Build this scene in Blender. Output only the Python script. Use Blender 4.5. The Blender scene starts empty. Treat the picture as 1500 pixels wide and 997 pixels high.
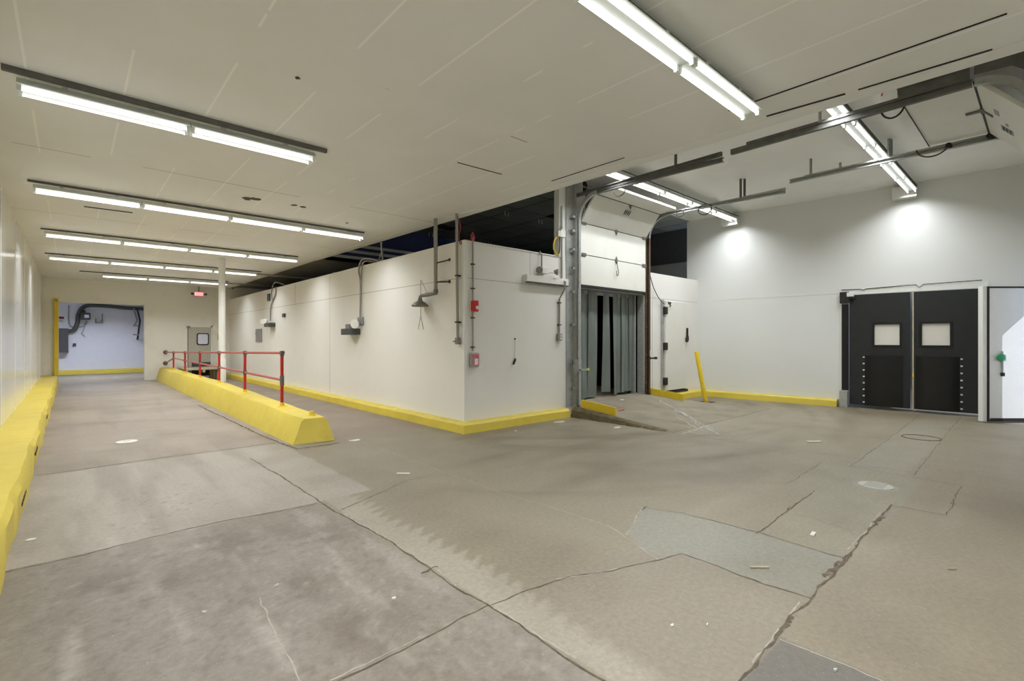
import bpy, bmesh, math, random
import numpy as np
from mathutils import Vector, Matrix
random.seed(7)
C = bpy.context.scene.collection
sc = bpy.context.scene
PI = math.pi
V = Vector

# ------------------------------------------------------------------ materials
def lin(c):
    out = []
    for v in c[:3]:
        v = v/255.0
        out.append(v/12.92 if v <= 0.04045 else ((v+0.055)/1.055)**2.4)
    return tuple(out)+(1.0,)

def mat(name, col, rough=0.55, metal=0.0, var=0.06, scale=6.0, bump=0.0, bscale=40.0, spec=0.4,
        dirt=None, dscale=3.0, damt=0.5, stretch=(1,1,1), coat=0.0):
    """painted / concrete / metal surface: base colour broken up by noise, optional dirt patches and bump"""
    m = bpy.data.materials.new(name); m.use_nodes = True
    nt = m.node_tree; N = nt.nodes; L = nt.links
    b = N['Principled BSDF']
    b.inputs['Roughness'].default_value = rough
    b.inputs['Metallic'].default_value = metal
    b.inputs['Specular IOR Level'].default_value = spec
    b.inputs['Coat Weight'].default_value = coat
    tc = N.new('ShaderNodeTexCoord'); mp = N.new('ShaderNodeMapping')
    mp.inputs['Scale'].default_value = stretch
    L.new(tc.outputs['Object'], mp.inputs['Vector'])
    nz = N.new('ShaderNodeTexNoise'); nz.inputs['Scale'].default_value = scale; nz.inputs['Detail'].default_value = 6
    L.new(mp.outputs['Vector'], nz.inputs['Vector'])
    base = lin(col)
    cr = N.new('ShaderNodeValToRGB')
    cr.color_ramp.elements[0].position = 0.3; cr.color_ramp.elements[1].position = 0.7
    cr.color_ramp.elements[0].color = tuple(max(0, v*(1-var)) for v in base[:3])+(1,)
    cr.color_ramp.elements[1].color = tuple(min(1, v*(1+var)) for v in base[:3])+(1,)
    L.new(nz.outputs['Fac'], cr.inputs['Fac'])
    out = cr.outputs['Color']
    if dirt:
        n2 = N.new('ShaderNodeTexNoise'); n2.inputs['Scale'].default_value = dscale; n2.inputs['Detail'].default_value = 8
        n2.inputs['Roughness'].default_value = 0.7
        L.new(mp.outputs['Vector'], n2.inputs['Vector'])
        r2 = N.new('ShaderNodeValToRGB'); r2.color_ramp.elements[0].position = 0.55; r2.color_ramp.elements[1].position = 0.75
        r2.color_ramp.elements[0].color = (0,0,0,1); r2.color_ramp.elements[1].color = (damt,damt,damt,1)
        L.new(n2.outputs['Fac'], r2.inputs['Fac'])
        mx = N.new('ShaderNodeMix'); mx.data_type = 'RGBA'
        L.new(r2.outputs['Color'], mx.inputs['Factor']); L.new(out, mx.inputs['A']); mx.inputs['B'].default_value = lin(dirt)
        out = mx.outputs['Result']
    L.new(out, b.inputs['Base Color'])
    if bump:
        n3 = N.new('ShaderNodeTexNoise'); n3.inputs['Scale'].default_value = bscale; n3.inputs['Detail'].default_value = 5
        L.new(mp.outputs['Vector'], n3.inputs['Vector'])
        bp = N.new('ShaderNodeBump'); bp.inputs['Strength'].default_value = bump; bp.inputs['Distance'].default_value = 0.01
        L.new(n3.outputs['Fac'], bp.inputs['Height']); L.new(bp.outputs['Normal'], b.inputs['Normal'])
    return m

def emit(name, col, strength):
    m = bpy.data.materials.new(name); m.use_nodes = True
    b = m.node_tree.nodes['Principled BSDF']
    b.inputs['Base Color'].default_value = (0.8,0.8,0.8,1)
    b.inputs['Emission Color'].default_value = col
    b.inputs['Emission Strength'].default_value = strength
    return m

def panel_ceiling(name, col):
    """painted ceiling boards: battens along Y shown by a painted pale glimmer, finer dark seams along X"""
    m = mat(name, col, rough=0.42, var=0.03, scale=1.2, spec=0.35)
    nt = m.node_tree; N = nt.nodes; L = nt.links; b = N['Principled BSDF']
    src = b.inputs['Base Color'].links[0].from_socket
    tc = N.new('ShaderNodeTexCoord'); sp = N.new('ShaderNodeSeparateXYZ'); L.new(tc.outputs['Object'], sp.inputs[0])
    def line(sock, off, period, width):
        a = N.new('ShaderNodeMath'); a.operation = 'ADD'; L.new(sock, a.inputs[0]); a.inputs[1].default_value = off
        d = N.new('ShaderNodeMath'); d.operation = 'DIVIDE'; L.new(a.outputs[0], d.inputs[0]); d.inputs[1].default_value = period
        f = N.new('ShaderNodeMath'); f.operation = 'FRACT'; L.new(d.outputs[0], f.inputs[0])
        l = N.new('ShaderNodeMath'); l.operation = 'LESS_THAN'; L.new(f.outputs[0], l.inputs[0]); l.inputs[1].default_value = width/period
        return l.outputs[0]
    nz = N.new('ShaderNodeTexNoise'); nz.inputs['Scale'].default_value = 0.9; L.new(tc.outputs['Object'], nz.inputs['Vector'])
    g = N.new('ShaderNodeMath'); g.operation = 'GREATER_THAN'; L.new(nz.outputs['Fac'], g.inputs[0]); g.inputs[1].default_value = 0.47
    def mixin(src, fac, c, amt, gate=True):
        k = N.new('ShaderNodeMath'); k.operation = 'MULTIPLY'; L.new(fac, k.inputs[0]); k.inputs[1].default_value = amt
        o = k.outputs[0]
        if gate:
            k2 = N.new('ShaderNodeMath'); k2.operation = 'MULTIPLY'; L.new(o, k2.inputs[0]); L.new(g.outputs[0], k2.inputs[1]); o = k2.outputs[0]
        mx = N.new('ShaderNodeMix'); mx.data_type = 'RGBA'
        L.new(o, mx.inputs['Factor']); L.new(src, mx.inputs['A']); mx.inputs['B'].default_value = lin(c)
        return mx.outputs['Result']
    src = mixin(src, line(sp.outputs['X'], 10-0.19, 0.635, 0.018), (255,254,250), 0.6)  # glimmer of the battens painted as pale broken streaks
    src = mixin(src, line(sp.outputs['Y'], 20-4.46, 3.9, 0.018), (120,112,98), 0.7)
    L.new(src, b.inputs['Base Color'])
    return m

M = {}
M['wall']    = mat('cream_wall_panel', (226,224,218), rough=0.4, var=0.02, scale=0.8, dirt=(190,180,165), dscale=1.4, damt=0.12)
M['wall_r']  = mat('grey_white_wall_panel', (219,220,216), rough=0.38, var=0.02, scale=0.7)
M['wall_l']  = mat('glossy_white_liner_panel', (226,226,222), rough=0.17, var=0.02, scale=0.8, spec=0.5, bump=0.12, bscale=3.0, stretch=(1,2.2,0.15))
M['wall_far']= mat('off_white_block_wall', (228,226,217), rough=0.5, var=0.03, scale=1.0, dirt=(170,160,140), dscale=1.2, damt=0.25)
M['cool']    = mat('cool_white_liner', (214,216,224), rough=0.4, var=0.02)
M['ceil']    = panel_ceiling('beige_ceiling_board', (230,231,229))
M['ceilhi']  = mat('white_ceiling_board', (244,244,240), rough=0.4, var=0.03, scale=1.0, dirt=(185,180,165), dscale=0.9, damt=0.3)
M['plenum']  = mat('lightened_grey_tile', (142,145,140), rough=0.8, var=0.15, scale=1.5)  # tile grey lightened in place of light missing above the cooler
M['blue']    = mat('navy_painted_wall', (72,78,130), rough=0.6, var=0.08)
M['stripe']  = mat('grey_painted_stripe', (232,232,228), rough=0.6)
M['roof']    = mat('pale_cooler_roof_skin', (215,213,206), rough=0.6, var=0.05)
M['greyceil']= mat('unpainted_grey_ceiling', (130,128,120), rough=0.7, var=0.15, scale=1.0)
M['yellow']  = mat('yellow_kerb_paint', (208,187,74), rough=0.5, var=0.05, scale=4, bump=0.25, bscale=22, dirt=(150,128,50), dscale=7, damt=0.18)
M['yellow2'] = mat('yellow_steel_paint', (226,196,50), rough=0.42, var=0.04, scale=5, dirt=(150,120,40), dscale=9, damt=0.2)
M['red']     = mat('red_rail_paint', (188,38,32), rough=0.35, var=0.08, scale=10, dirt=(110,40,35), dscale=16, damt=0.4)
M['redrail'] = mat('worn_red_rail_paint', (176,88,80), rough=0.35, var=0.1, scale=8, dirt=(120,80,72), dscale=14, damt=0.5)
M['fitting'] = mat('grey_pipe_fitting', (112,106,98), rough=0.5, metal=0.3, var=0.1)
M['galv']    = mat('galvanised_steel', (172,174,170), rough=0.42, metal=0.35, var=0.12, scale=14)
M['galvd']   = mat('dull_track_steel', (104,104,100), rough=0.62, metal=0.2, var=0.15, scale=9)
M['rust']    = mat('rusty_brown_steel', (92,74,56), rough=0.65, metal=0.3, var=0.2, scale=12, dirt=(60,40,26), dscale=8, damt=0.7)
M['iron']    = mat('dark_iron', (50,48,45), rough=0.6, metal=0.4, var=0.15)
M['black']   = mat('black_rubber_sheet', (36,38,37), rough=0.55, var=0.12, scale=5, bump=0.1, bscale=60)
M['blackg']  = mat('black_bumper_rubber', (20,20,20), rough=0.35, var=0.2, scale=4)
M['white']   = mat('white_painted_steel', (226,226,220), rough=0.35, var=0.02)
M['doorwhite']= mat('white_door_skin', (222,221,212), rough=0.4, var=0.03, scale=1.5, dirt=(185,178,160), dscale=2.0, damt=0.2)
M['lampbody']= mat('white_lamp_enamel', (228,234,230), rough=0.3, var=0.01)
M['grey']    = mat('grey_enamel_box', (138,136,132), rough=0.45, var=0.06)
M['dgrey']   = mat('dark_grey_box', (74,74,74), rough=0.5, var=0.08)
M['conduit'] = mat('grey_conduit', (150,148,140), rough=0.45, metal=0.3, var=0.08, scale=20)
M['shower']  = mat('aged_grey_pipe', (120,118,104), rough=0.5, metal=0.3, var=0.12, scale=14)
M['doorgrey']= mat('grey_door_skin', (178,175,164), rough=0.45, var=0.03)
M['pane']    = mat('pale_window_sheet', (222,218,208), rough=0.25, var=0.01, spec=0.5)
M['panec']   = mat('cool_window_sheet', (214,218,235), rough=0.2, var=0.01)
M['alarmred']= mat('red_alarm_plastic', (196,40,40), rough=0.35)
M['pullred'] = mat('red_pull_station', (190,60,66), rough=0.4)
M['green']   = mat('green_release_knob', (30,150,100), rough=0.3)
M['strip']   = mat('grey_vinyl_strip', (152,161,154), rough=0.22, var=0.12, scale=2.5, spec=0.6, stretch=(1,1,0.3), dirt=(86,92,84), dscale=2, damt=0.5)
M['interior']= mat('shade_dark_interior', (40,42,42), rough=0.7)  # white interior walls coloured dark in place of shade
M['ramp']    = mat('ramp_concrete', (130,122,104), rough=0.75, var=0.2, scale=2.2, dirt=(80,74,62), dscale=2.5, damt=0.35, bump=0.2, bscale=30)
M['rampside']= mat('rough_ramp_edge', (104,94,70), rough=0.9, var=0.25, scale=7, dirt=(52,44,30), dscale=6, damt=0.8, bump=0.6, bscale=25)
M['wood']    = mat('weathered_board', (176,166,142), rough=0.7, var=0.1, scale=6)
M['paper']   = mat('white_scrap', (208,206,198), rough=0.7)
M['orange']  = mat('orange_scrap', (216,96,56), rough=0.6)
M['crack']   = mat('dark_joint', (96,85,70), rough=0.9, var=0.35, scale=14, dirt=(150,142,126), dscale=9, damt=0.6)
M['crackw']  = mat('chalky_joint', (168,161,148), rough=0.9, var=0.15, scale=14, dirt=(110,100,86), dscale=7, damt=0.7)
M['whitepaint'] = mat('worn_white_floor_paint', (170,165,154), rough=0.8, var=0.1, scale=20)
M['yellowcable']= mat('yellow_cord', (216,190,60), rough=0.5)
M['redwire'] = mat('red_wire', (168,52,60), rough=0.5)
M['signred'] = mat('dark_red_sign', (120,30,50), rough=0.5)
M['tube']    = emit('lit_fluorescent_tube', (1.0,0.985,0.98,1), 2.0)
M['tubec']   = emit('lit_cool_tube', (0.84,0.87,1.0,1), 2.2)
M['exit']    = emit('lit_red_sign_face', (1.0,0.08,0.12,1), 0.9)
M['exitw']   = emit('lit_sign_letters', (1.0,0.55,0.55,1), 1.2)
M['gasket']  = mat('dark_gasket', (44,36,38), rough=0.7)

# ------------------------------------------------------------------ mesh helpers
def bm_new(): return bmesh.new()
def obox(bm, o, u, v, w, a, b, c):
    """box in the frame o + u*a + v*b + w*c, with a, b, c as (lo, hi)"""
    o, u, v, w = V(o), V(u), V(v), V(w)
    vs = [bm.verts.new(o+u*a[i]+v*b[j]+w*c[k]) for i in (0,1) for j in (0,1) for k in (0,1)]
    for f in ((0,1,3,2),(4,6,7,5),(0,4,5,1),(2,3,7,6),(0,2,6,4),(1,5,7,3)): bm.faces.new([vs[i] for i in f])
def box(bm, x0, x1, y0, y1, z0, z1):
    obox(bm, (0,0,0), (1,0,0), (0,1,0), (0,0,1), (x0,x1), (y0,y1), (z0,z1))
def tube(bm, pts, r, n=8, closed=False):
    pts = [V(p) for p in pts]
    rs = r if isinstance(r, (list,tuple)) else [r]*len(pts)
    rings = []; nrm = None
    for i, p in enumerate(pts):
        if closed: t = pts[(i+1) % len(pts)]-pts[i-1]
        else: t = pts[min(i+1,len(pts)-1)]-pts[max(i-1,0)]
        t.normalize()
        if nrm is None:
            nrm = t.orthogonal().normalized()
        else:
            nrm = (nrm-t*nrm.dot(t))
            nrm = nrm.normalized() if nrm.length > 1e-5 else t.orthogonal().normalized()
        bn = t.cross(nrm)
        rings.append([bm.verts.new(p+(nrm*math.cos(2*PI*k/n)+bn*math.sin(2*PI*k/n))*rs[i]) for k in range(n)])
    m = len(rings)
    for i in range(m if closed else m-1):
        a, b = rings[i], rings[(i+1) % m]
        for k in range(n):
            bm.faces.new((a[k], a[(k+1) % n], b[(k+1) % n], b[k]))
    if not closed:
        bm.faces.new(rings[0][::-1]); bm.faces.new(rings[-1])
def cyl(bm, p0, p1, r0, r1=None, n=14): tube(bm, [p0, p1], [r0, r0 if r1 is None else r1], n)
def lathe(bm, c, prof, n=20, ax=(0,0,1)):
    ax = V(ax).normalized(); e1 = ax.orthogonal().normalized(); e2 = ax.cross(e1); c = V(c)
    rings = [[bm.verts.new(c+ax*z+(e1*math.cos(2*PI*k/n)+e2*math.sin(2*PI*k/n))*max(r,1e-4)) for k in range(n)] for r, z in prof]
    for a, b in zip(rings, rings[1:]):
        for k in range(n): bm.faces.new((a[k], a[(k+1) % n], b[(k+1) % n], b[k]))
    bm.faces.new(rings[0][::-1]); bm.faces.new(rings[-1])
def loft(bm, secs):
    """closed cross-sections of equal length, capped at both ends"""
    R = [[bm.verts.new(V(p)) for p in s] for s in secs]
    n = len(R[0])
    for a, b in zip(R, R[1:]):
        for k in range(n): bm.faces.new((a[k], a[(k+1) % n], b[(k+1) % n], b[k]))
    bm.faces.new(R[0][::-1]); bm.faces.new(R[-1])
def prism(bm, poly, ext):
    a = [V(p) for p in poly]; loft(bm, [a, [p+V(ext) for p in a]])
def bez(p0, p1, p2, p3, n=10):
    p0,p1,p2,p3 = V(p0),V(p1),V(p2),V(p3)
    return [p0*(1-t)**3+p1*3*t*(1-t)**2+p2*3*t*t*(1-t)+p3*t**3 for t in [i/n for i in range(n+1)]]
def spline(pts, n=6):
    """Catmull-Rom through the points"""
    P = [V(p) for p in pts]; P = [P[0]*2-P[1]]+P+[P[-1]*2-P[-2]]; out = []
    for i in range(1, len(P)-2):
        a,b,c,d = P[i-1],P[i],P[i+1],P[i+2]
        for k in range(n):
            t = k/n
            out.append(0.5*((2*b)+(c-a)*t+(2*a-5*b+4*c-d)*t*t+(3*b-a-3*c+d)*t**3))
    return out+[P[-2]]

def props(o, label=None, cat=None, group=None, kind=None):
    if label: o['label'] = label
    if cat: o['category'] = cat
    if group: o['group'] = group
    if kind: o['kind'] = kind
    return o
def wloc(o):
    p = V((0,0,0))
    while o: p += o.location; o = o.parent
    return p
SPLIT = set('socket bracket hanger fitting hinge cable_loop roller track_bracket wire clip stay foot gusset stud arm hook vent_grille bolt clamp lamp_head rust_hole stripe'.split())
def clusters(bm, gap=0.004):
    """loose pieces of a mesh, those that touch taken together"""
    seen = set(); isl = []
    for v0 in bm.verts:
        if v0 in seen: continue
        st = [v0]; seen.add(v0); g = []
        while st:
            v = st.pop(); g.append(v)
            for e in v.link_edges:
                u = e.other_vert(v)
                if u not in seen: seen.add(u); st.append(u)
        lo = [min(v.co[i] for v in g)-gap for i in range(3)]; hi = [max(v.co[i] for v in g)+gap for i in range(3)]
        isl.append([g, lo, hi])
    k = True
    while k:
        k = False
        for i in range(len(isl)):
            for j in range(i+1, len(isl)):
                a, b = isl[i], isl[j]
                if all(a[1][c] <= b[2][c] and b[1][c] <= a[2][c] for c in range(3)):
                    isl[i] = [a[0]+b[0], [min(x,y) for x,y in zip(a[1],b[1])], [max(x,y) for x,y in zip(a[2],b[2])]]; del isl[j]; k = True; break
            if k: break
    return [x[0] for x in isl]
def obj(name, bm, m, parent=None, bev=0.0, smooth=False, loc=None):
    if parent and name in SPLIT:
        cl = clusters(bm)
        if len(cl) > 1:
            out = []
            for g in cl:
                b2 = bm_new(); mp = {v: b2.verts.new(v.co) for v in g}
                for f in {f for v in g for f in v.link_faces}: b2.faces.new([mp[v] for v in f.verts])
                out.append(obj1(name, b2, m, parent, bev, smooth, loc))
            bm.free(); return out[0]
    return obj1(name, bm, m, parent, bev, smooth, loc)
def obj1(name, bm, m, parent=None, bev=0.0, smooth=False, loc=None):
    """ONE mesh object; the geometry in bm is in place coordinates, the origin goes to the parent's or to loc"""
    me = bpy.data.meshes.new(name)
    bmesh.ops.recalc_face_normals(bm, faces=bm.faces)
    off = wloc(parent) if parent else (V(loc) if loc else None)
    if off is None:
        xs = [v.co for v in bm.verts]
        off = V(((min(p.x for p in xs)+max(p.x for p in xs))/2, (min(p.y for p in xs)+max(p.y for p in xs))/2, min(p.z for p in xs)))
    bmesh.ops.translate(bm, verts=bm.verts, vec=-off)
    if smooth:
        for f in bm.faces: f.smooth = True
    bm.to_mesh(me); bm.free()
    if smooth: me.set_sharp_from_angle(angle=math.radians(35))
    o = bpy.data.objects.new(name, me); C.objects.link(o)
    for mm in (m if isinstance(m, (list,tuple)) else [m]): me.materials.append(mm)
    if parent: o.parent = parent
    else: o.location = off
    if bev:
        md = o.modifiers.new('edge', 'BEVEL'); md.width = bev; md.segments = 2; md.limit_method = 'ANGLE'; md.angle_limit = math.radians(40)
    return o
def thing(name, label, cat, loc, group=None, kind=None):
    o = bpy.data.objects.new(name, None); C.objects.link(o); o.location = loc; o.empty_display_size = 0.1
    return props(o, label, cat, group, kind)
def struct(name, bm, m, label, cat, bev=0.0):
    """setting shell: kept at the place's own origin so panel seams run true"""
    return props(obj(name, bm, m, bev=bev, loc=(0,0,0)), label, cat, None, 'structure')
def dup(root, loc, label=None, group=None):
    r = root.copy(); C.objects.link(r); r.location = loc
    if label: r['label'] = label
    if group: r['group'] = group
    for ch in list(root.children):
        c = ch.copy(); C.objects.link(c); c.parent = r
        for g in list(ch.children):
            d = g.copy(); C.objects.link(d); d.parent = c
    return r
def B(fn, *a, **k):
    bm = bm_new(); fn(bm, *a, **k); return bm
def boxes(*bs):
    bm = bm_new()
    for b in bs: box(bm, *b)
    return bm
def tubes(r, *paths, n=8):
    bm = bm_new()
    for p in paths: tube(bm, p, r, n)
    return bm

# the right-hand wall runs a few degrees off square
RS, RC = 0.0748, 0.9972
RT = V((-RS, RC, 0)); RN = V((-RC, -RS, 0)); UP = V((0,0,1))
def rwo(y): return V((13.5+(6.9-y)*0.075, y, 0))
def rbox(bm, y0, y1, d0, d1, z0, z1):
    """box on the right wall between y0 and y1, standing off the wall from d0 to d1"""
    obox(bm, rwo(y0), RT, RN, UP, (0,(y1-y0)/RC), (d0,d1), (z0,z1))
def rp(y, d, z): return rwo(y)+RN*d+UP*z

# ================================================================== SETTING
# ---- floor: one concrete slab field, its pours, patches and stains stored as a colour per vertex
rng = np.random.default_rng(3)
_tab = rng.random((256,256))
def vnoise(x, y):
    xi = np.floor(x).astype(int); yi = np.floor(y).astype(int); fx = x-xi; fy = y-yi
    fx = fx*fx*(3-2*fx); fy = fy*fy*(3-2*fy)
    g = lambda a, b: _tab[a & 255, b & 255]
    return (g(xi,yi)*(1-fx)+g(xi+1,yi)*fx)*(1-fy)+(g(xi,yi+1)*(1-fx)+g(xi+1,yi+1)*fx)*fy
def fbm(x, y, o=4):
    s = 0; a = 0.5; t = 0
    for i in range(o):
        s = s+a*vnoise(x*2**i+17*i, y*2**i+31*i); t += a; a *= 0.55
    return s/t
def inside(px, py, poly):
    r = np.zeros(px.shape, bool); n = len(poly); j = n-1
    for i in range(n):
        xi, yi = poly[i]; xj, yj = poly[j]
        c = ((yi > py) != (yj > py)) & (px < (xj-xi)*(py-yi)/((yj-yi) or 1e-9)+xi)
        r ^= c; j = i
    return r
def box_m(X, Y, x0, x1, y0, y1, s=0.02):
    f = lambda d: np.clip(d/s, 0, 1)
    return f(X-x0)*f(x1-X)*f(Y-y0)*f(y1-Y)
xs = np.concatenate([np.linspace(-3,-0.65,4), np.arange(-0.6,8,0.03), np.arange(8,14.35,0.06), [14.6]])
ys = np.concatenate([np.linspace(-4,-0.5,4), np.arange(-0.3,8.4,0.028), np.arange(8.4,24.6,0.06), np.linspace(24.9,30.6,8)])
GX, GY = np.meshgrid(xs, ys); nx, ny = len(xs), len(ys)
JX = GX+(fbm(GX*3,GY*3)-0.5)*0.05; JY = GY+(fbm(GX*3+50,GY*3)-0.5)*0.05
tint = np.empty((ny, nx, 3)); tint[:] = lin((147,138,118))[:3]
def paint(mask, col, amt=1.0):
    k = np.clip(mask*amt, 0, 1)[..., None]; tint[:] = tint*(1-k)+np.array(lin(col)[:3])*k
paint(box_m(JX,JY,-0.6,2.55,7.9,24.5,0.05), (158,146,132))           # lane beyond the first joint
paint(box_m(JX,JY,-0.6,1.2,14,24.5,1.5), (142,129,114), 0.8)
paint(box_m(JX,JY,-0.6,2.4,4.85,8.03,0.02), (172,163,150))           # pale pour
paint(box_m(JX,JY,-0.6,1.86,2.26,4.84,0.02), (144,135,123))          # rough dark pour
paint(box_m(JX,JY,-0.6,1.87,-1,2.26,0.02), (146,138,126))
paint(box_m(JX,JY,2.5,5.0,7.6,24.5,0.25), (146,131,116))             # behind the divider
paint(box_m(JX,JY,1.87,3.4,-0.5,2.2,0.03), (148,138,122))
paint(box_m(JX,JY,3.38,4.22,1.0,2.2+0.0,0.02), (148,146,132))        # bluish patch
paint(inside(JX,JY,[(3.37,2.33),(4.05,2.61),(4.19,2.28),(4.23,1.65),(4.21,1.01),(3.4,1.0),(3.39,1.85),(3.19,1.92)]).astype(float), (148,146,132), 0.9)
paint(inside(JX,JY,[(4.21,1.01),(4.78,1.03),(5.86,1.03),(5.93,0.64),(7.26,0.65),(7.26,2.01),(5.87,1.97),(5.86,1.69),(4.97,1.65),(4.2,1.63)]).astype(float), (150,144,124), 0.8)
paint(box_m(JX,JY,7.35,14.3,1.15,1.78,0.03), (152,145,127))          # long trench patch
paint(box_m(JX,JY,2.1,2.83,-0.4,0.98,0.02), (118,113,104))           # dark slab corner
paint(box_m(JX,JY,2.83,8,-0.4,1.0,0.05), (146,135,114))
# toothed pale band beside the long joint
saw = ((GY*6.6+fbm(GX*6,GY*6)*0.6) % 1.0)*np.clip((GY-1.2)/1.2,0.15,1)
edge = 2.08+0.16*saw+0.16*(fbm(GX*1.5,GY*1.5)-0.4)
band = np.clip((edge-GX)/(0.03+0.14*np.clip((2.3-GY)/1.2,0,1)),0,1)*np.clip((GX-1.87)/0.02,0,1)*np.clip((7.2-GY)/1.6,0,1)*np.clip((GY-0.6)/0.3,0,1)
paint(band, (172,163,148), 0.8)
# tyre sweeps and scuffs
sweep = fbm(GX*0.45, GY*3.2, 4); sw2 = fbm(np.arctan2(GY-9.5,GX-9.5)*3.0, np.hypot(GX-9.5,GY-9.5)*2.4, 4)
zone = np.clip((GX-2.6)/1.0,0,1)*np.clip((6.6-GY)/0.6,0,1)
paint(np.clip((sw2-0.5)*4,0,1)*zone*np.clip((GY-2.2)/0.8,0,1), (116,106,88), 0.7)
paint(np.clip((sweep-0.56)*4,0,1)*zone, (164,154,136), 0.35)
lane = np.clip((1.9-GX)/0.2,0,1)
paint(np.clip((fbm(GX*3.4,GY*0.5,4)-0.53)*5,0,1)*lane, (124,114,100), 0.4)
paint(np.clip((fbm(GX*5+9,GY*0.9,4)-0.58)*6,0,1)*lane*np.clip((6.6-GY)/2,0,1), (190,184,172), 0.45)
pit = fbm(GX*21,GY*14,5)
paint(np.clip((pit-0.60)*9,0,1)*box_m(GX,GY,-0.6,1.87,1.2,4.84,0.05), (112,103,90), 0.4)
paint(np.clip((pit-0.66)*9,0,1)*box_m(GX,GY,0.0,1.3,4.8,6.6,0.3), (116,106,92), 0.5)
paint(np.clip((0.36-pit)*9,0,1)*box_m(GX,GY,-0.6,1.87,0.8,4.84,0.05), (182,174,162), 0.3)
for bx, by, br in ((0.95,4.35,0.5),(1.0,3.25,0.4),(0.4,3.9,0.35),(0.15,4.2,0.3),(1.5,4.0,0.3),(1.2,2.6,0.3),(0.7,1.8,0.3)):
    paint(np.clip(1.3-np.hypot(GX-bx,(GY-by)*1.3)/br,0,1)*np.clip((fbm(GX*7+bx,GY*7,5)-0.42)*5,0,1), (112,102,88), 0.65)
for bx, by, bl in ((6.0,4.6,1.6),(4.6,3.7,1.2),(8.8,3.0,1.4),(9.8,2.4,1.2),(4.4,5.2,1.0),(6.8,2.9,1.5)):
    paint(np.clip(1.2-np.hypot((GX-bx)/bl,(GY-by-0.12*np.sin(GX*1.3))/0.22),0,1)*fbm(GX*1.2,GY*9,4), (112,103,86), 0.6)
# grime along kerbs, joints and at the ramp foot
paint(np.clip(1-(GX+0.36)/0.5,0,1)*np.clip((GY-3),0,1)*fbm(GX*4,GY*4), (112,100,84), 0.6)
paint(box_m(JX,JY,2.15,2.6,7.5,24,0.3)*fbm(GX*5,GY*2), (98,88,74), 0.7)
paint(np.clip(1-np.abs(GY-6.45)/0.35,0,1)*box_m(GX,GY,4.5,8,5,7,0.2)*fbm(GX*4,GY*4), (120,104,74), 0.8)
paint(np.clip(1-np.hypot((GX-13.2)/1.0,(GY-2.2)/1.6),0,1), (128,112,78), 0.6)
paint(np.clip(1-np.hypot(GX-6.55,GY-1.29)/0.22,0,1)**0.5, (178,176,166), 0.6)
paint(np.clip((fbm(GX*0.8+5,GY*0.8,5)-0.5)*3,0,1), (118,108,92), 0.5)
me = bpy.data.meshes.new('floor')
co = np.stack([GX,GY,np.zeros_like(GX)],-1).reshape(-1,3)
ii = (np.arange(ny-1)[:,None]*nx+np.arange(nx-1)[None,:]).reshape(-1)
fc = np.stack([ii,ii+1,ii+nx+1,ii+nx],-1)
me.vertices.add(len(co)); me.vertices.foreach_set('co', co.ravel())
me.loops.add(fc.size); me.loops.foreach_set('vertex_index', fc.ravel().astype(np.int32))
me.polygons.add(len(fc)); me.polygons.foreach_set('loop_start', (np.arange(len(fc))*4).astype(np.int32))
me.update(calc_edges=True)
at = me.color_attributes.new('pour', 'FLOAT_COLOR', 'POINT')
at.data.foreach_set('color', np.concatenate([tint.reshape(-1,3), np.ones((nx*ny,1))],1).ravel())
fm = mat('concrete_floor', (150,140,122), rough=0.5, var=0.1, scale=5, bump=0.05, bscale=60, spec=0.35)
nt = fm.node_tree; b = nt.nodes['Principled BSDF']
ca = nt.nodes.new('ShaderNodeVertexColor'); ca.layer_name = 'pour'
tc = nt.nodes.new('ShaderNodeTexCoord')
n1 = nt.nodes.new('ShaderNodeTexNoise'); n1.inputs['Scale'].default_value = 28; n1.inputs['Detail'].default_value = 8; n1.inputs['Roughness'].default_value = 0.72
nt.links.new(tc.outputs['Object'], n1.inputs['Vector'])
mr = nt.nodes.new('ShaderNodeMapRange'); mr.inputs['From Min'].default_value = 0.25; mr.inputs['From Max'].default_value = 0.75
mr.inputs['To Min'].default_value = 0.82; mr.inputs['To Max'].default_value = 1.14
nt.links.new(n1.outputs['Fac'], mr.inputs['Value'])
mr.inputs['To Min'].default_value = 0.64; mr.inputs['To Max'].default_value = 0.98
mu = nt.nodes.new('ShaderNodeVectorMath'); mu.operation = 'MULTIPLY'
nt.links.new(ca.outputs['Color'], mu.inputs[0]); nt.links.new(mr.outputs['Result'], mu.inputs[1])
sp = nt.nodes.new('ShaderNodeTexNoise'); sp.inputs['Scale'].default_value = 70; sp.inputs['Detail'].default_value = 3
nt.links.new(tc.outputs['Object'], sp.inputs['Vector'])
def speck(src, lo, hi, col, amt):
    r_ = nt.nodes.new('ShaderNodeMapRange'); r_.inputs['From Min'].default_value = lo; r_.inputs['From Max'].default_value = hi; r_.inputs['To Max'].default_value = amt
    nt.links.new(sp.outputs['Fac'], r_.inputs['Value']); x_ = nt.nodes.new('ShaderNodeMix'); x_.data_type = 'RGBA'
    nt.links.new(r_.outputs['Result'], x_.inputs['Factor']); nt.links.new(src, x_.inputs['A']); x_.inputs['B'].default_value = lin(col)
    return x_.outputs['Result']
s_ = speck(mu.outputs[0], 0.68, 0.74, (190,184,172), 0.6); s_ = speck(s_, 0.31, 0.25, (86,76,62), 0.6)
nt.links.new(s_, b.inputs['Base Color'])
n4 = nt.nodes.new('ShaderNodeTexNoise'); n4.inputs['Scale'].default_value = 1.3; n4.inputs['Detail'].default_value = 5
nt.links.new(tc.outputs['Object'], n4.inputs['Vector'])
m4 = nt.nodes.new('ShaderNodeMapRange'); m4.inputs['To Min'].default_value = 0.36; m4.inputs['To Max'].default_value = 0.68
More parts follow.
